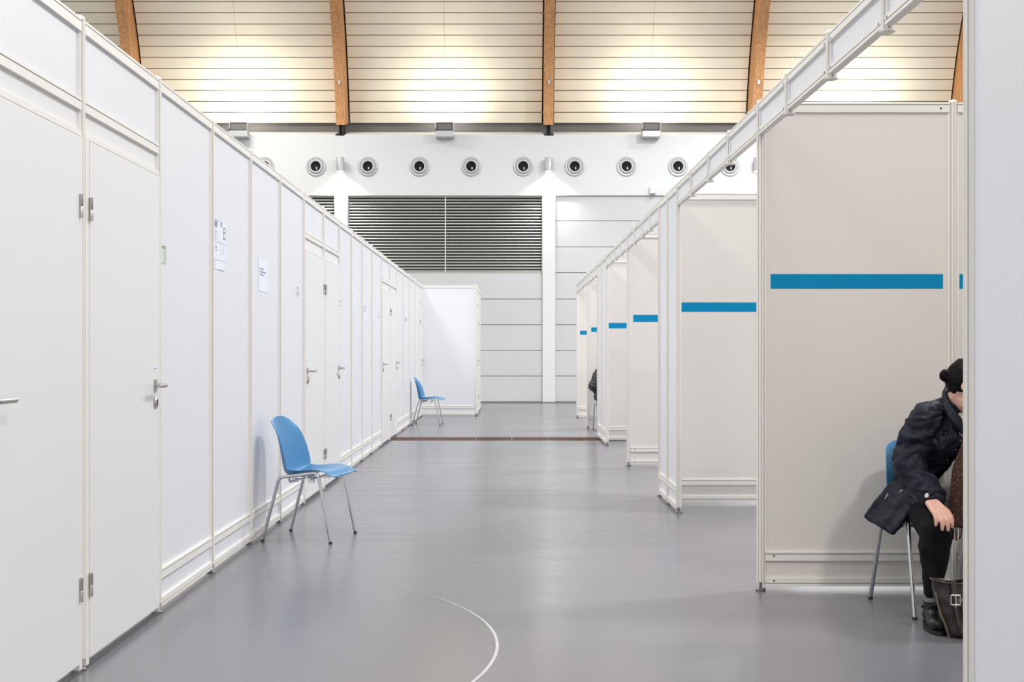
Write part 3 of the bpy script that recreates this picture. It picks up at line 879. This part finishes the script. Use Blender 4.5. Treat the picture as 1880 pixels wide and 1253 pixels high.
def ridge(p, f, seed=0.0):
    q = Vector((p.x * f + seed, p.y * f, p.z * f))
    w = noise.noise(q * 0.6 + Vector((3.1, 7.7, 1.3)))
    return 1 - abs(noise.noise(q + Vector((w, w, -w)) * 1.2)) * 2.4
def folds(p):
    # creases run across the sleeves (roughly diagonal), finer and deeper near the elbow
    q = Vector((p.x * 0.6 + p.z * 0.5, p.y * 0.7, p.z * 1.25 - p.x * 0.6))
    cr = max(0.0, ridge(q, 10.0, 11.0) - 0.72)
    calm = 0.35 if (p.x < -0.20 and p.z < 0.60) else 1.0
    return calm * (0.016 * cr + 0.011 * (ridge(q, 6.5) - 0.45) + 0.0065 * (ridge(q, 17.0, 5.0) - 0.5))
def tfolds(p):
    q = Vector((p.x * 1.3, p.y * 1.3, p.z * 0.45))
    return 0.006 * (ridge(q, 13.0, 2.0) - 0.5)

# --- woman in the nearest booth
w0 = Vector((2.045, 5.74, 0.0))
woman = thing('person', 'person in navy coat leaning right on a chair in the nearest booth, face hidden', 'person', w0)
def toL(v): return v - w0
def W_(x, y, Y): return toL(P(x, y, Y))
hipR, kneeR, ankR = W_(1684, 915, 5.72), W_(1719, 975, 5.315), W_(1712, 1092, 5.34)
hipL, kneeL, ankL = W_(1752, 915, 5.72), W_(1812, 968, 5.40), W_(1832, 1072, 5.56)
pel = W_(1716, 905, 5.80)
chest = W_(1722, 815, 5.66); neckb = W_(1752, 738, 5.53); headc = W_(1780, 711, 5.46)
shR, elR, wrR = W_(1698, 770, 5.52), W_(1662, 845, 5.52), W_(1716, 924, 5.33)
shL, elL, wrL = W_(1815, 775, 5.62), W_(1850, 850, 5.50), W_(1826, 925, 5.32)
b = nb()
chain(b, [(pel, (0.15, 0.11, 0.10)), (chest, (0.15, 0.10, 0.11)), ((shR + shL) / 2 + Vector((0, 0, -0.03)), (0.14, 0.085, 0.06))])
chain(b, [((shR + shL) / 2 + Vector((0, 0, 0)), 0.06), (neckb, 0.052), (headc + Vector((-0.02, 0.0, -0.03)), 0.055)])
for s_, e_, w_ in ((shR, elR, wrR), (shL, elL, wrL)):
    chain(b, [(s_, 0.048), (e_, 0.038), (w_, 0.026)])
for h_, k_, a_ in ((hipR, kneeR, ankR), (hipL, kneeL, ankL)):
    chain(b, [(h_, 0.078), (k_, 0.050), (k_.lerp(a_, 0.35), 0.042), (a_, 0.029)])
# head looks to +x and down
hd = Matrix.Rotation(math.radians(38), 3, 'Y') @ Matrix.Rotation(math.radians(-12), 3, 'Z')   # local x = face direction, tipped down
def H(x, y, z): return headc + hd @ Vector((x, y, z))
ball(b, H(-0.012, 0, 0.02), (0.098, 0.076, 0.098), hd)      # skull
ball(b, H(0.03, 0, -0.045), (0.062, 0.058, 0.068), hd)      # face
ball(b, H(0.052, 0, -0.090), (0.030, 0.034, 0.024), hd)     # chin
chain(b, [(H(0.084, 0, 0.015), 0.010), (H(0.108, 0, -0.022), 0.014)])
for sy in (-1, 1):
    ball(b, H(0.066, sy * 0.032, 0.022), (0.02, 0.022, 0.010), hd)   # brow
    ball(b, H(0.060, sy * 0.036, -0.030), (0.026, 0.022, 0.022), hd) # cheek
    ball(b, H(-0.026, sy * 0.080, -0.018), (0.018, 0.012, 0.031), hd)  # ear
    ball(b, H(-0.028, sy * 0.090, -0.010), (0.016, 0.007, 0.022), hd)
# hands: wrist -> knuckles -> bent fingers
def hand(wr, along, across, up, tips=None, s=1.0):
    """along: wrist->fingers, across: towards the thumb, up: back of hand"""
    al, ac, u = along.normalized(), across.normalized(), up.normalized()
    k0 = wr + al * 0.075 * s
    for f in range(4):
        c = (f - 1.5) * 0.0185 * s
        kn = wr + al * (0.070 + (0.004 if f in (1, 2) else 0)) * s + ac * c + u * 0.004
        chain(b, [(wr + ac * c * 0.62, 0.0155 * s), (kn, 0.0118 * s)], 0.4)
        ln = (0.052, 0.068, 0.073, 0.064)[f] * s
        rr = (0.0088, 0.0098, 0.0101, 0.0098)[f] * s
        d1 = (al * 0.93 - u * 0.30 + ac * (f - 1.5) * 0.14).normalized(); d2 = (al * 0.60 - u * 0.80 + ac * (f - 1.5) * 0.05).normalized(); d3 = (al * 0.35 - u * 0.95).normalized()
        p1 = kn + d1 * ln * 0.48; p2 = p1 + d2 * ln * 0.32; p3 = p2 + d3 * ln * 0.26
        chain(b, [(kn, rr * 1.12), (p1, rr), (p2, rr * 0.92), (p3, rr * 0.80)], 0.35)
    th0 = wr + al * 0.018 * s + ac * 0.026 * s - u * 0.004
    th1 = th0 + (al * 0.6 + ac * 0.75 - u * 0.35).normalized() * 0.036 * s
    th2 = th1 + (al * 0.85 + ac * 0.25 - u * 0.45).normalized() * 0.028 * s
    th3 = th2 + (al * 0.9 - ac * 0.05 - u * 0.5).normalized() * 0.020 * s
    chain(b, [(th0, 0.014 * s), (th1, 0.0105 * s), (th2, 0.0095 * s), (th3, 0.008 * s)], 0.35)
wR = W_(1712, 924, 5.30); wL = W_(1828, 928, 5.30)
hand(wR, Vector((0.15, -0.78, -0.46)), Vector((1, 0.22, 0.05)), Vector((0.0, -0.42, 0.90)), s=1.06)
hand(wL, Vector((-0.05, -0.80, -0.35)), Vector((-1, 0.1, 0.0)), Vector((0.0, -0.35, 0.93)), s=1.05)
body = fuse('body', b, 'skin', woman, 0.0045, 2)

# coat
b = nb()
def E(x, y, Y, r): return (W_(x, y, Y), r)
chain(b, [(pel + Vector((-0.01, 0, 0.0)), (0.19, 0.145, 0.12)), (W_(1716, 850, 5.68), (0.185, 0.15, 0.10)), (W_(1730, 800, 5.60), (0.18, 0.145, 0.12)), (W_(1742, 768, 5.58), (0.155, 0.11, 0.075))], 0.35)
chain(b, [(W_(1742, 768, 5.56), (0.13, 0.09, 0.06)), (W_(1752, 745, 5.54), (0.085, 0.08, 0.045))], 0.35)
chain(b, [(W_(1722, 760, 5.55), 0.066), (W_(1698, 772, 5.52), 0.076), (W_(1684, 800, 5.51), 0.076), (W_(1668, 836, 5.52), 0.073), (W_(1670, 856, 5.50), 0.072), (W_(1690, 884, 5.43), 0.064), (W_(1713, 912, 5.35), 0.052)], 0.3)
chain(b, [(W_(1790, 770, 5.60), 0.066), (shL, 0.072), (elL, 0.066), (wrL, 0.05)], 0.3)
# coat skirt over the hip and thighs
chain(b, [(hipR + Vector((-0.035, 0, 0.02)), (0.10, 0.12, 0.09)), (W_(1700, 925, 5.52), (0.075, 0.08, 0.06))], 0.35)
chain(b, [(hipL, (0.11, 0.12, 0.09)), (W_(1790, 925, 5.52), (0.08, 0.08, 0.06))], 0.35)
# tail hanging over the chair side
A_, B_, C_, D_ = P(1652, 872, 5.66), P(1592, 948, 5.72), P(1641, 978, 5.52), P(1694, 905, 5.54)
nu = 15
for i in range(nu + 1):
    for j in range(nu + 1):
        u, v = i / nu, j / nu
        p = (A_ * (1 - u) + D_ * u) * (1 - v) + (B_ * (1 - u) + C_ * u) * v
        p = p + Vector((0, 0.020 * math.sin(u * 9) * v, 0))
        ball(b, toL(p), 0.017)
coat = fuse('coat', b, 'navy', woman, 0.0065, 3, folds)
# collar and cuff
b = nb()
cpts = smooth_path([W_(1738, 716, 5.60), W_(1733, 728, 5.52), W_(1740, 752, 5.46), W_(1756, 776, 5.44), W_(1774, 792, 5.46), W_(1796, 778, 5.52), W_(1800, 745, 5.60), W_(1770, 712, 5.66), W_(1745, 708, 5.64)], 6)
for k in range(len(cpts) - 1):
    n = 3
    for q in range(n):
        p = cpts[k].lerp(cpts[k + 1], q / n)
        for h in range(4): ball(b, p + Vector((0.004 * h, 0.004 * h, 0.010 * h)) - Vector((0, 0, 0.012)), 0.012)
obj_collar = fuse('collar', b, 'navy', coat, 0.005, 2, lambda p: 0.002 * ridge(p, 30))
b = nb()
cd = (W_(1719, 920, 5.33) - W_(1690, 884, 5.43)).normalized()
tube(b, [W_(1712, 911, 5.36) - cd * 0.02, W_(1712, 911, 5.36) - cd * 0.014, W_(1712, 911, 5.36) + cd * 0.022, W_(1712, 911, 5.36) + cd * 0.027], [0.052, 0.057, 0.0545, 0.048], 28)
obj('cuff', b, 'navy', coat, smooth=True)
# trousers
b = nb()
for h_, k_, a_, sx in ((hipR, kneeR, ankR, 1), (hipL, kneeL, ankL, 1)):
    chain(b, [(h_, 0.098), (h_.lerp(k_, 0.6), 0.083), (k_ + Vector((0, 0.0, -0.004)), 0.073), (k_.lerp(a_, 0.25) + Vector((0, 0.01, 0)), 0.070), (k_.lerp(a_, 0.65), 0.050), (a_ + Vector((0, 0, 0.010)), 0.041)], 0.3)
chain(b, [(pel + Vector((0, 0, 0.01)), (0.15, 0.12, 0.09)), (pel + Vector((0, 0, 0.07)), (0.14, 0.11, 0.06))])
fuse('trousers', b, 'trouser', woman, 0.006, 3, tfolds)
# blouse
b = nb()
chain(b, [(W_(1748, 925, 5.56), (0.095, 0.085, 0.06)), (W_(1757, 890, 5.50), (0.085, 0.075, 0.06)), (W_(1772, 860, 5.46), (0.06, 0.05, 0.06))], 0.35)
chain(b, [(W_(1772, 790, 5.47), 0.035), (W_(1768, 765, 5.47), 0.03)], 0.35)
fuse('blouse', b, 'blouse', woman, 0.006, 3, lambda p: 0.006 * (ridge(p, 15) - 0.5))
# scarf with fringe
b = nb()
sp = smooth_path([W_(1792, 780, 5.50), W_(1786, 815, 5.46), W_(1777, 860, 5.39), W_(1772, 910, 5.37), W_(1771, 955, 5.36), W_(1772, 966, 5.36)], 10)
for i, p in enumerate(sp):
    wd = 0.030 + 0.028 * min(1, i / 20)
    for k in range(-5, 6): ball(b, p + Vector((wd * k / 5, 0.008 * math.sin(k * 1.6 + i * 0.1), 0)), 0.0095)
sc = fuse('scarf', b, 'scarf', woman, 0.005, 2, lambda p: 0.003 * ridge(Vector((p.x, p.y, p.z * 0.2)), 24))
b = nb()
for k in range(13):
    x = 1750 + k * 3.6; top = W_(x, 966, 5.36)
    e = top + Vector((rnd.uniform(-0.006, 0.006), rnd.uniform(-0.004, 0.004), -rnd.uniform(0.045, 0.065)))
    tube(b, smooth_path([top, top.lerp(e, 0.5) + Vector((rnd.uniform(-0.004, 0.004), 0, 0)), e], 4), 0.0022, 6)
    ball(b, e, 0.0036)
obj('fringe', b, 'scarf', sc, smooth=True)
# hair with bun
b = nb()
ball(b, H(-0.028, 0, 0.026), (0.100, 0.084, 0.100), hd)
ball(b, H(-0.062, 0, 0.000), (0.056, 0.066, 0.060), hd)
ball(b, H(0.012, 0, 0.060), (0.078, 0.074, 0.062), hd)
for k in range(7):
    a = k * 2 * math.pi / 7
    ball(b, W_(1735.5, 690, 5.47) + Vector((0.013 * math.cos(a), -0.006, 0.013 * math.sin(a))), 0.017)
ball(b, W_(1746, 692, 5.47), 0.026)
chain(b, [(W_(1747, 703, 5.49), 0.030), (W_(1750, 716, 5.50), 0.022)])
fuse('hair', b, 'hair', woman, 0.005, 2, lambda p: 0.002 * ridge(Vector((p.x * 0.5, p.y, p.z)), 60))
for sy in (-1, 1):
    b = nb(); ball(b, H(0.077, sy * 0.032, 0.004), 0.011, hd); obj('eye', b, 'eye', woman, smooth=True)
b = nb(); ball(b, H(0.090, 0, -0.058), (0.008, 0.022, 0.007), hd); obj('mouth', b, 'lip', woman, smooth=True)
# shoes
def shoe(ank, fwd, name='shoe'):
    f = fwd.normalized(); f.z = 0; f.normalize(); s_ = Vector((-f.y, f.x, 0))
    base = Vector((ank.x, ank.y, 0)); ax = Matrix((f, s_, Vector((0, 0, 1)))).transposed()
    def q(u, v, z): return base + f * u + s_ * v + Vector((0, 0, z))
    b = nb()
    ball(b, q(0.146, 0, 0.042), (0.058, 0.046, 0.033), ax)
    ball(b, q(0.105, 0, 0.043), (0.065, 0.045, 0.034), ax)
    ball(b, q(0.05, 0, 0.055), (0.060, 0.038, 0.042), ax)
    ball(b, q(-0.02, 0, 0.048), (0.055, 0.036, 0.040), ax)
    ball(b, q(-0.005, 0, 0.085), (0.045, 0.036, 0.040), ax)
    ball(b, q(-0.008, 0, 0.105), (0.042, 0.035, 0.020), ax)
    up = fuse(name, b, 'shoe', woman, 0.005, 2)
    b = nb(); n = 28; o = []
    for k in range(n):
        a = 2 * math.pi * k / n; ca, sa = math.cos(a), math.sin(a)
        u = 0.064 + 0.140 * ca; v = 0.046 * sa * (1.0 if u > 0.06 else 0.82 + 0.18 * (1 + ca) ** 2)
        o.append(q(u, v, 0))
    lo = [b.verts.new(p + Vector((0, 0, 0.0))) for p in o]; hi = [b.verts.new(p + Vector((0, 0, 0.020))) for p in o]
    for k in range(n): b.faces.new((lo[k], lo[(k + 1) % n], hi[(k + 1) % n], hi[k]))
    b.faces.new(lo[::-1]); b.faces.new(hi)
    obj('sole', b, 'sole', up)
    b = nb()
    for k in range(3):
        u = 0.045 + 0.024 * k; z = 0.100 - 0.0125 * k
        tube(b, smooth_path([q(u, -0.028, z - 0.016), q(u + 0.004, 0, z + 0.001), q(u, 0.028, z - 0.016)], 5), 0.0028, 6)
    tube(b, smooth_path([q(0.045, 0, 0.103), q(0.05, 0.03, 0.112), q(0.03, 0.045, 0.094), q(0.046, 0.01, 0.102)], 5), 0.0026, 6)
    tube(b, smooth_path([q(0.045, 0, 0.103), q(0.05, -0.03, 0.112), q(0.04, -0.05, 0.09), q(0.046, -0.01, 0.102)], 5), 0.0026, 6)
    obj('laces', b, 'sole', up, smooth=True)
    b = nb(); tube(b, [q(0.0, 0, 0.10), q(0.0, 0, 0.15)], 0.030, 16); obj('sock', b, 'sock', woman, smooth=True)
shoe(ankR + Vector((-0.006, 0, 0)), Vector((-0.14, -1, 0))); shoe(ankL, Vector((0.12, -1, 0)))

# metal trims of the coat, set on its surface
bpy.context.view_layer.update()
def surf(o, root, px, py):
    me = o.data
    bv = BVHTree.FromPolygons([v.co[:] for v in me.vertices], [p.vertices[:] for p in me.polygons])
    org = Vector((0, 0, CH)) - root; d = (P(px, py, 1.0) - Vector((0, 0, CH))).normalized()
    hit = bv.ray_cast(org, d)
    return hit[0], hit[1]
def stud(px, py, r, h=0.004, mt='metal'):
    p, n = surf(coat, w0, px, py)
    if p is None: return
    m_ = Matrix.Translation(p) @ n.to_track_quat('Z', 'Y').to_matrix().to_4x4()
    b = nb(); disc_lathe(b, [(0.0001, h * 0.8), (r * 0.45, h * 0.8), (r * 0.6, h), (r * 0.9, h * 0.9), (r, 0), (r, -0.002)], 18, m_)
    obj('snap_button', b, mt, coat, smooth=True)
for (x, y, r) in ((1737, 797, .003), (1763, 809, .003), (1754, 825, .0035), (1739, 845, .0045), (1693, 924, .003)): stud(x, y, r)
# cuff button
cb = W_(1702, 910, 5.30); bvc = None
co = [o for o in coat.children if o.name.startswith('cuff')][0]
p, n = surf(co, w0, 1702, 911)
if p is not None:
    m_ = Matrix.Translation(p) @ n.to_track_quat('Z', 'Y').to_matrix().to_4x4()
    b = nb(); disc_lathe(b, [(0.0001, 0.003), (0.005, 0.003), (0.007, 0.005), (0.010, 0.004), (0.0105, 0)], 20, m_); obj('cuff_button', b, 'metal', co, smooth=True)
for (x0, y0, x1, y1) in ((1625, 917, 1631, 907), (1652, 904, 1657, 900), (1740, 850, 1744, 854)):
    a, n0 = surf(coat, w0, x0, y0); c, n1 = surf(coat, w0, x1, y1)
    if a is not None and c is not None:
        b = nb(); tube(b, [a + n0 * 0.001, c + n1 * 0.001], 0.0022, 8); obj('zip_pull', b, 'metal', coat, smooth=True)

# --- distant person in quilted jacket
p0_ = Vector((1.60, 18.76, 0))
man = thing('person', 'distant person in black quilted jacket hunched behind the narrow booth front, head hidden', 'person', p0_)
def D(x, y, z): return Vector((x - 0.012, y - 0.24, z)) - p0_
pl = D(1.54, 19.0, 0.535)
shy = 19.0
b = nb()
chain(b, [(pl, (0.12, 0.15, 0.09)), (D(1.50, 19.0, 0.74), (0.10, 0.14, 0.1)), (D(1.56, 19.0, 0.90), (0.09, 0.16, 0.07)), (D(1.62, 19.0, 0.98), 0.055), (D(1.68, 19.0, 1.05), 0.05)])
ball(b, D(1.72, 19.0, 1.11), (0.095, 0.075, 0.11))
ball(b, D(1.77, 19.0, 1.07), (0.05, 0.05, 0.06)); ball(b, D(1.825, 19.0, 1.085), (0.018, 0.013, 0.02))
for s in (-1, 1):
    y = shy + s * 0.19
    hpt, kn, an = D(1.56, 19 + s * 0.09, 0.535), D(1.96, 19 + s * 0.12, 0.50), D(1.98, 19 + s * 0.12, 0.09)
    chain(b, [(D(1.52, y, 0.90), 0.05), (D(1.42, y, 0.68), 0.042), (D(1.68, y - s * 0.04, 0.64), 0.032), (D(1.76, y - s * 0.06, 0.635), 0.022)])
    chain(b, [(hpt, 0.075), (kn, 0.055), (an, 0.04)])
    hw = D(1.76, y - s * 0.06, 0.635)
    for f in range(4):
        q0 = hw + Vector((0.06, (f - 1.5) * 0.018, 0.0)); q1 = q0 + Vector((0.05, 0, -0.012)); q2 = q1 + Vector((0.018, 0, -0.022))
        chain(b, [(hw + Vector((0, (f - 1.5) * 0.011, 0)), 0.015), (q0, 0.010), (q1, 0.0085), (q2, 0.0075)], 0.5)
    chain(b, [(hw + Vector((0.01, -s * 0.02, 0)), 0.012), (hw + Vector((0.04, -s * 0.045, -0.005)), 0.009), (hw + Vector((0.065, -s * 0.048, -0.012)), 0.008)], 0.5)
fuse('body', b, 'skin', man, 0.008, 1)
b = nb()
chain(b, [(D(1.49, 19, 0.61), (0.16, 0.20, 0.08)), (D(1.455, 19, 0.72), (0.155, 0.20, 0.10)), (D(1.47, 19, 0.84), (0.15, 0.20, 0.10)), (D(1.50, 19, 0.915), (0.13, 0.19, 0.08)), (D(1.60, 19, 0.96), (0.08, 0.09, 0.055))], 0.3)
for s in (-1, 1):
    y = shy + s * 0.20
    chain(b, [(D(1.50, y, 0.90), 0.075), (D(1.42, y + s * 0.02, 0.80), 0.078), (D(1.365, y + s * 0.03, 0.68), 0.085), (D(1.56, y, 0.655), 0.075), (D(1.74, y - s * 0.05, 0.64), 0.055)], 0.3)
def quilt(p):
    u = (p.z * 1.0 + 0.25 * p.x) / 0.05
    return 0.009 * (abs(math.sin(math.pi * u)) ** 0.5) - 0.006 + 0.003 * noise.noise(p * 20)
fuse('quilted_jacket', b, 'puffer', man, 0.007, 2, quilt)
b = nb()
chain(b, [(D(1.50, 19, 0.525), (0.155, 0.21, 0.11)), (D(1.58, 19, 0.55), (0.12, 0.19, 0.085))])
for s in (-1, 1): chain(b, [(D(1.58, 19 + s * 0.09, 0.545), 0.095), (D(1.96, 19 + s * 0.12, 0.50), 0.07), (D(1.98, 19 + s * 0.12, 0.12), 0.055)])
fuse('trousers', b, 'teal', man, 0.009, 2)
b = nb(); ball(b, D(1.705, 19, 1.135), (0.098, 0.083, 0.10)); fuse('hair', b, 'hair', man, 0.008, 1)
for s in (-1, 1):
    b = nb(); ball(b, D(2.03, 19 + s * 0.12, 0.045), (0.13, 0.045, 0.04)); ball(b, D(1.98, 19 + s * 0.12, 0.08), (0.05, 0.042, 0.05)); fuse('shoe', b, 'shoe', man, 0.008, 1)
    b = nb(); ball(b, D(1.808, 19 + s * 0.03, 1.115), 0.01); obj('eye', b, 'eye', man, smooth=True)

# ---------------------------------------------------------------- handbag
bg = Vector((2.005, 5.15, 0))
bag = thing('handbag', 'dark brown leather handbag on the floor in front of the chair', 'bag', bg, math.radians(-4))
b = nb(); rings = []
nz = 18; nn = 44
for i in range(nz + 1):
    t = i / nz; z = 0.004 + 0.235 * t
    hw_ = 0.128 + 0.062 * t ** 0.8; hd_ = 0.075 - 0.030 * t ** 1.5
    if i == 0: hw_ -= 0.012; hd_ -= 0.012
    ring = []
    for k in range(nn):
        a = 2 * math.pi * k / nn
        ca, sa = math.cos(a), math.sin(a)
        x = hw_ * math.copysign(abs(ca) ** 0.45, ca); y = hd_ * math.copysign(abs(sa) ** 0.55, sa)
        sag = 0.010 * math.sin(x * 22 + 0.6) * t
        cr = 0.010 * (noise.noise(Vector((x * 11, y * 8, z * 13 + 2))) ) * (0.3 + t) + 0.006 * (ridge(Vector((x, y, z)), 14) - 0.5)
        ring.append(b.verts.new((x + cr * ca, y + cr * sa, z + sag)))
    rings.append(ring)
for r0, r1 in zip(rings, rings[1:]):
    for k in range(nn): b.faces.new((r0[k], r0[(k + 1) % nn], r1[(k + 1) % nn], r1[k]))
b.faces.new(rings[0][::-1])
o = obj('bag_body', b, 'leather', bag, smooth=True, autosmooth=False)
sm_ = o.modifiers.new('solid', 'SOLIDIFY'); sm_.thickness = 0.004; sm_.offset = -1
ssb = o.modifiers.new('sub', 'SUBSURF'); ssb.levels = 1; ssb.render_levels = 2
b = nb(); top = [Vector((0.19 * math.copysign(abs(math.cos(a)) ** 0.45, math.cos(a)), 0.045 * math.copysign(abs(math.sin(a)) ** 0.55, math.sin(a)), 0.239 + 0.010 * math.sin(0.19 * math.copysign(abs(math.cos(a)) ** 0.45, math.cos(a)) * 22 + 0.6))) for a in [2 * math.pi * k / 60 for k in range(61)]]
tube(b, top, 0.0045, 8, cap=False); obj('rim', b, 'leather', bag, smooth=True)
b = nb()
tube(b, smooth_path([(-0.176, -0.02, 0.19), (-0.165, -0.035, 0.12), (-0.142, -0.05, 0.05), (-0.130, -0.052, 0.005)], 6), 0.0035, 6)
obj('edge_piping', b, 'leatheredge', bag, smooth=True)
# strap, loop and buckle on the near face
sx = -0.112
def flat(b, pts, w, th, side=Vector((1, 0, 0))):
    prev = None
    pts = [Vector(p) for p in pts]
    for i, p in enumerate(pts):
        t = (pts[min(i + 1, len(pts) - 1)] - pts[max(i - 1, 0)]).normalized(); n = t.cross(side).normalized(); s_ = n.cross(t).normalized()
        q = [b.verts.new(p + s_ * a * w / 2 + n * c * th / 2) for a, c in ((-1, -1), (1, -1), (1, 1), (-1, 1))]
        if prev:
            for k in range(4): b.faces.new((prev[k], prev[(k + 1) % 4], q[(k + 1) % 4], q[k]))
        else: b.faces.new(q[::-1])
        prev = q
    b.faces.new(prev)
b = nb(); flat(b, smooth_path([(sx, -0.058, 0.245), (sx, -0.070, 0.20), (sx, -0.080, 0.165), (sx + 0.012, -0.084, 0.10)], 5), 0.022, 0.005)
flat(b, smooth_path([(sx + 0.022, -0.078, 0.165), (sx + 0.034, -0.084, 0.12), (sx + 0.042, -0.090, 0.09)], 5), 0.010, 0.005)
obj('strap_loop', b, 'leather', bag, bevel=0.0015)
b = nb(); flat(b, smooth_path([(sx, -0.085, 0.150), (sx + 0.004, -0.10, 0.10), (sx + 0.020, -0.115, 0.045), (sx + 0.055, -0.12, 0.012), (sx + 0.12, -0.11, 0.02), (sx + 0.16, -0.10, 0.07), (sx + 0.17, -0.085, 0.150)], 8), 0.013, 0.009)
obj('handle', b, 'leather', bag, bevel=0.003)
b = nb()
zc = 0.170
for q in (((-.019, .020), (.019, .020)), ((.019, .020), (.019, -.020)), ((.019, -.020), (-.019, -.020)), ((-.019, -.020), (-.019, .020))):
    tube(b, [(sx + q[0][0], -0.088, zc + q[0][1]), (sx + q[1][0], -0.088, zc + q[1][1])], 0.003, 8)
tube(b, [(sx, -0.088, zc + 0.02), (sx, -0.094, zc - 0.016)], 0.0025, 8)
tube(b, [(sx, -0.088, zc - 0.022), (sx, -0.088, zc - 0.04)], 0.005, 8)
obj('buckle', b, 'metal', bag, smooth=True)

# ---------------------------------------------------------------- light
wd = bpy.data.worlds.new('hall ambience'); scn.world = wd; wd.use_nodes = True
bgd = wd.node_tree.nodes['Background']; bgd.inputs[0].default_value = (0.91, 0.95, 1.0, 1); bgd.inputs[1].default_value = 0.78
def area(loc, size, energy, color, target=None):
    l = bpy.data.lights.new('unseen_hall_light', 'AREA'); l.shape = 'DISK'; l.size = size; l.energy = energy; l.color = color  # unseen lights without fixtures, partly added for brightness
    o = bpy.data.objects.new('unseen_hall_light', l); col.objects.link(o); o.location = loc
    d = (Vector(target) - Vector(loc)) if target else Vector((0, 0, -1))
    o.rotation_euler = d.to_track_quat('-Z', 'Y').to_euler()
for (x, y, e) in ((5.5, 8.0, 520), (5.5, 15.0, 480), (5.5, 21.8, 560), (6.5, 25.4, 120)):
    area((x, y, 8.8), 1.0, e, (0.98, 0.98, 1.0))
for (x, y, e) in ((-5.0, 2.0, 100), (-5.0, 8.0, 300), (-5.0, 15.0, 300), (-1.5, 19.0, 170), (-6.5, 25.4, 230)):  # added to light the right side; the last one brightens the end wall
    area((x, y, 8.8), 2.2, e, (1.0, 0.96, 0.91))

area((0.6, 0.6, 8.8), 2.0, 110, (1.0, 0.90, 0.80))  # warm light added in front to brighten the booth dividers
area((3.6, -1.6, 7.6), 0.8, 330, (1.0, 0.91, 0.82))

# ---------------------------------------------------------------- camera
cd_ = bpy.data.cameras.new('camera'); cam = bpy.data.objects.new('camera', cd_); col.objects.link(cam)
cam.location = (0, 0, CH); cam.rotation_euler = (math.pi / 2, 0, 0)
cd_.sensor_fit = 'HORIZONTAL'; cd_.sensor_width = 36; cd_.lens = F / 1880 * 36
cd_.shift_x = (940 - CX) / 1880; cd_.shift_y = (CY - 626.5) / 1880
scn.camera = cam
scn.view_settings.view_transform = 'Standard'; scn.view_settings.look = 'None'
scn.view_settings.exposure = 0.06; scn.view_settings.gamma = 1.0; scn.view_settings.use_curve_mapping = False
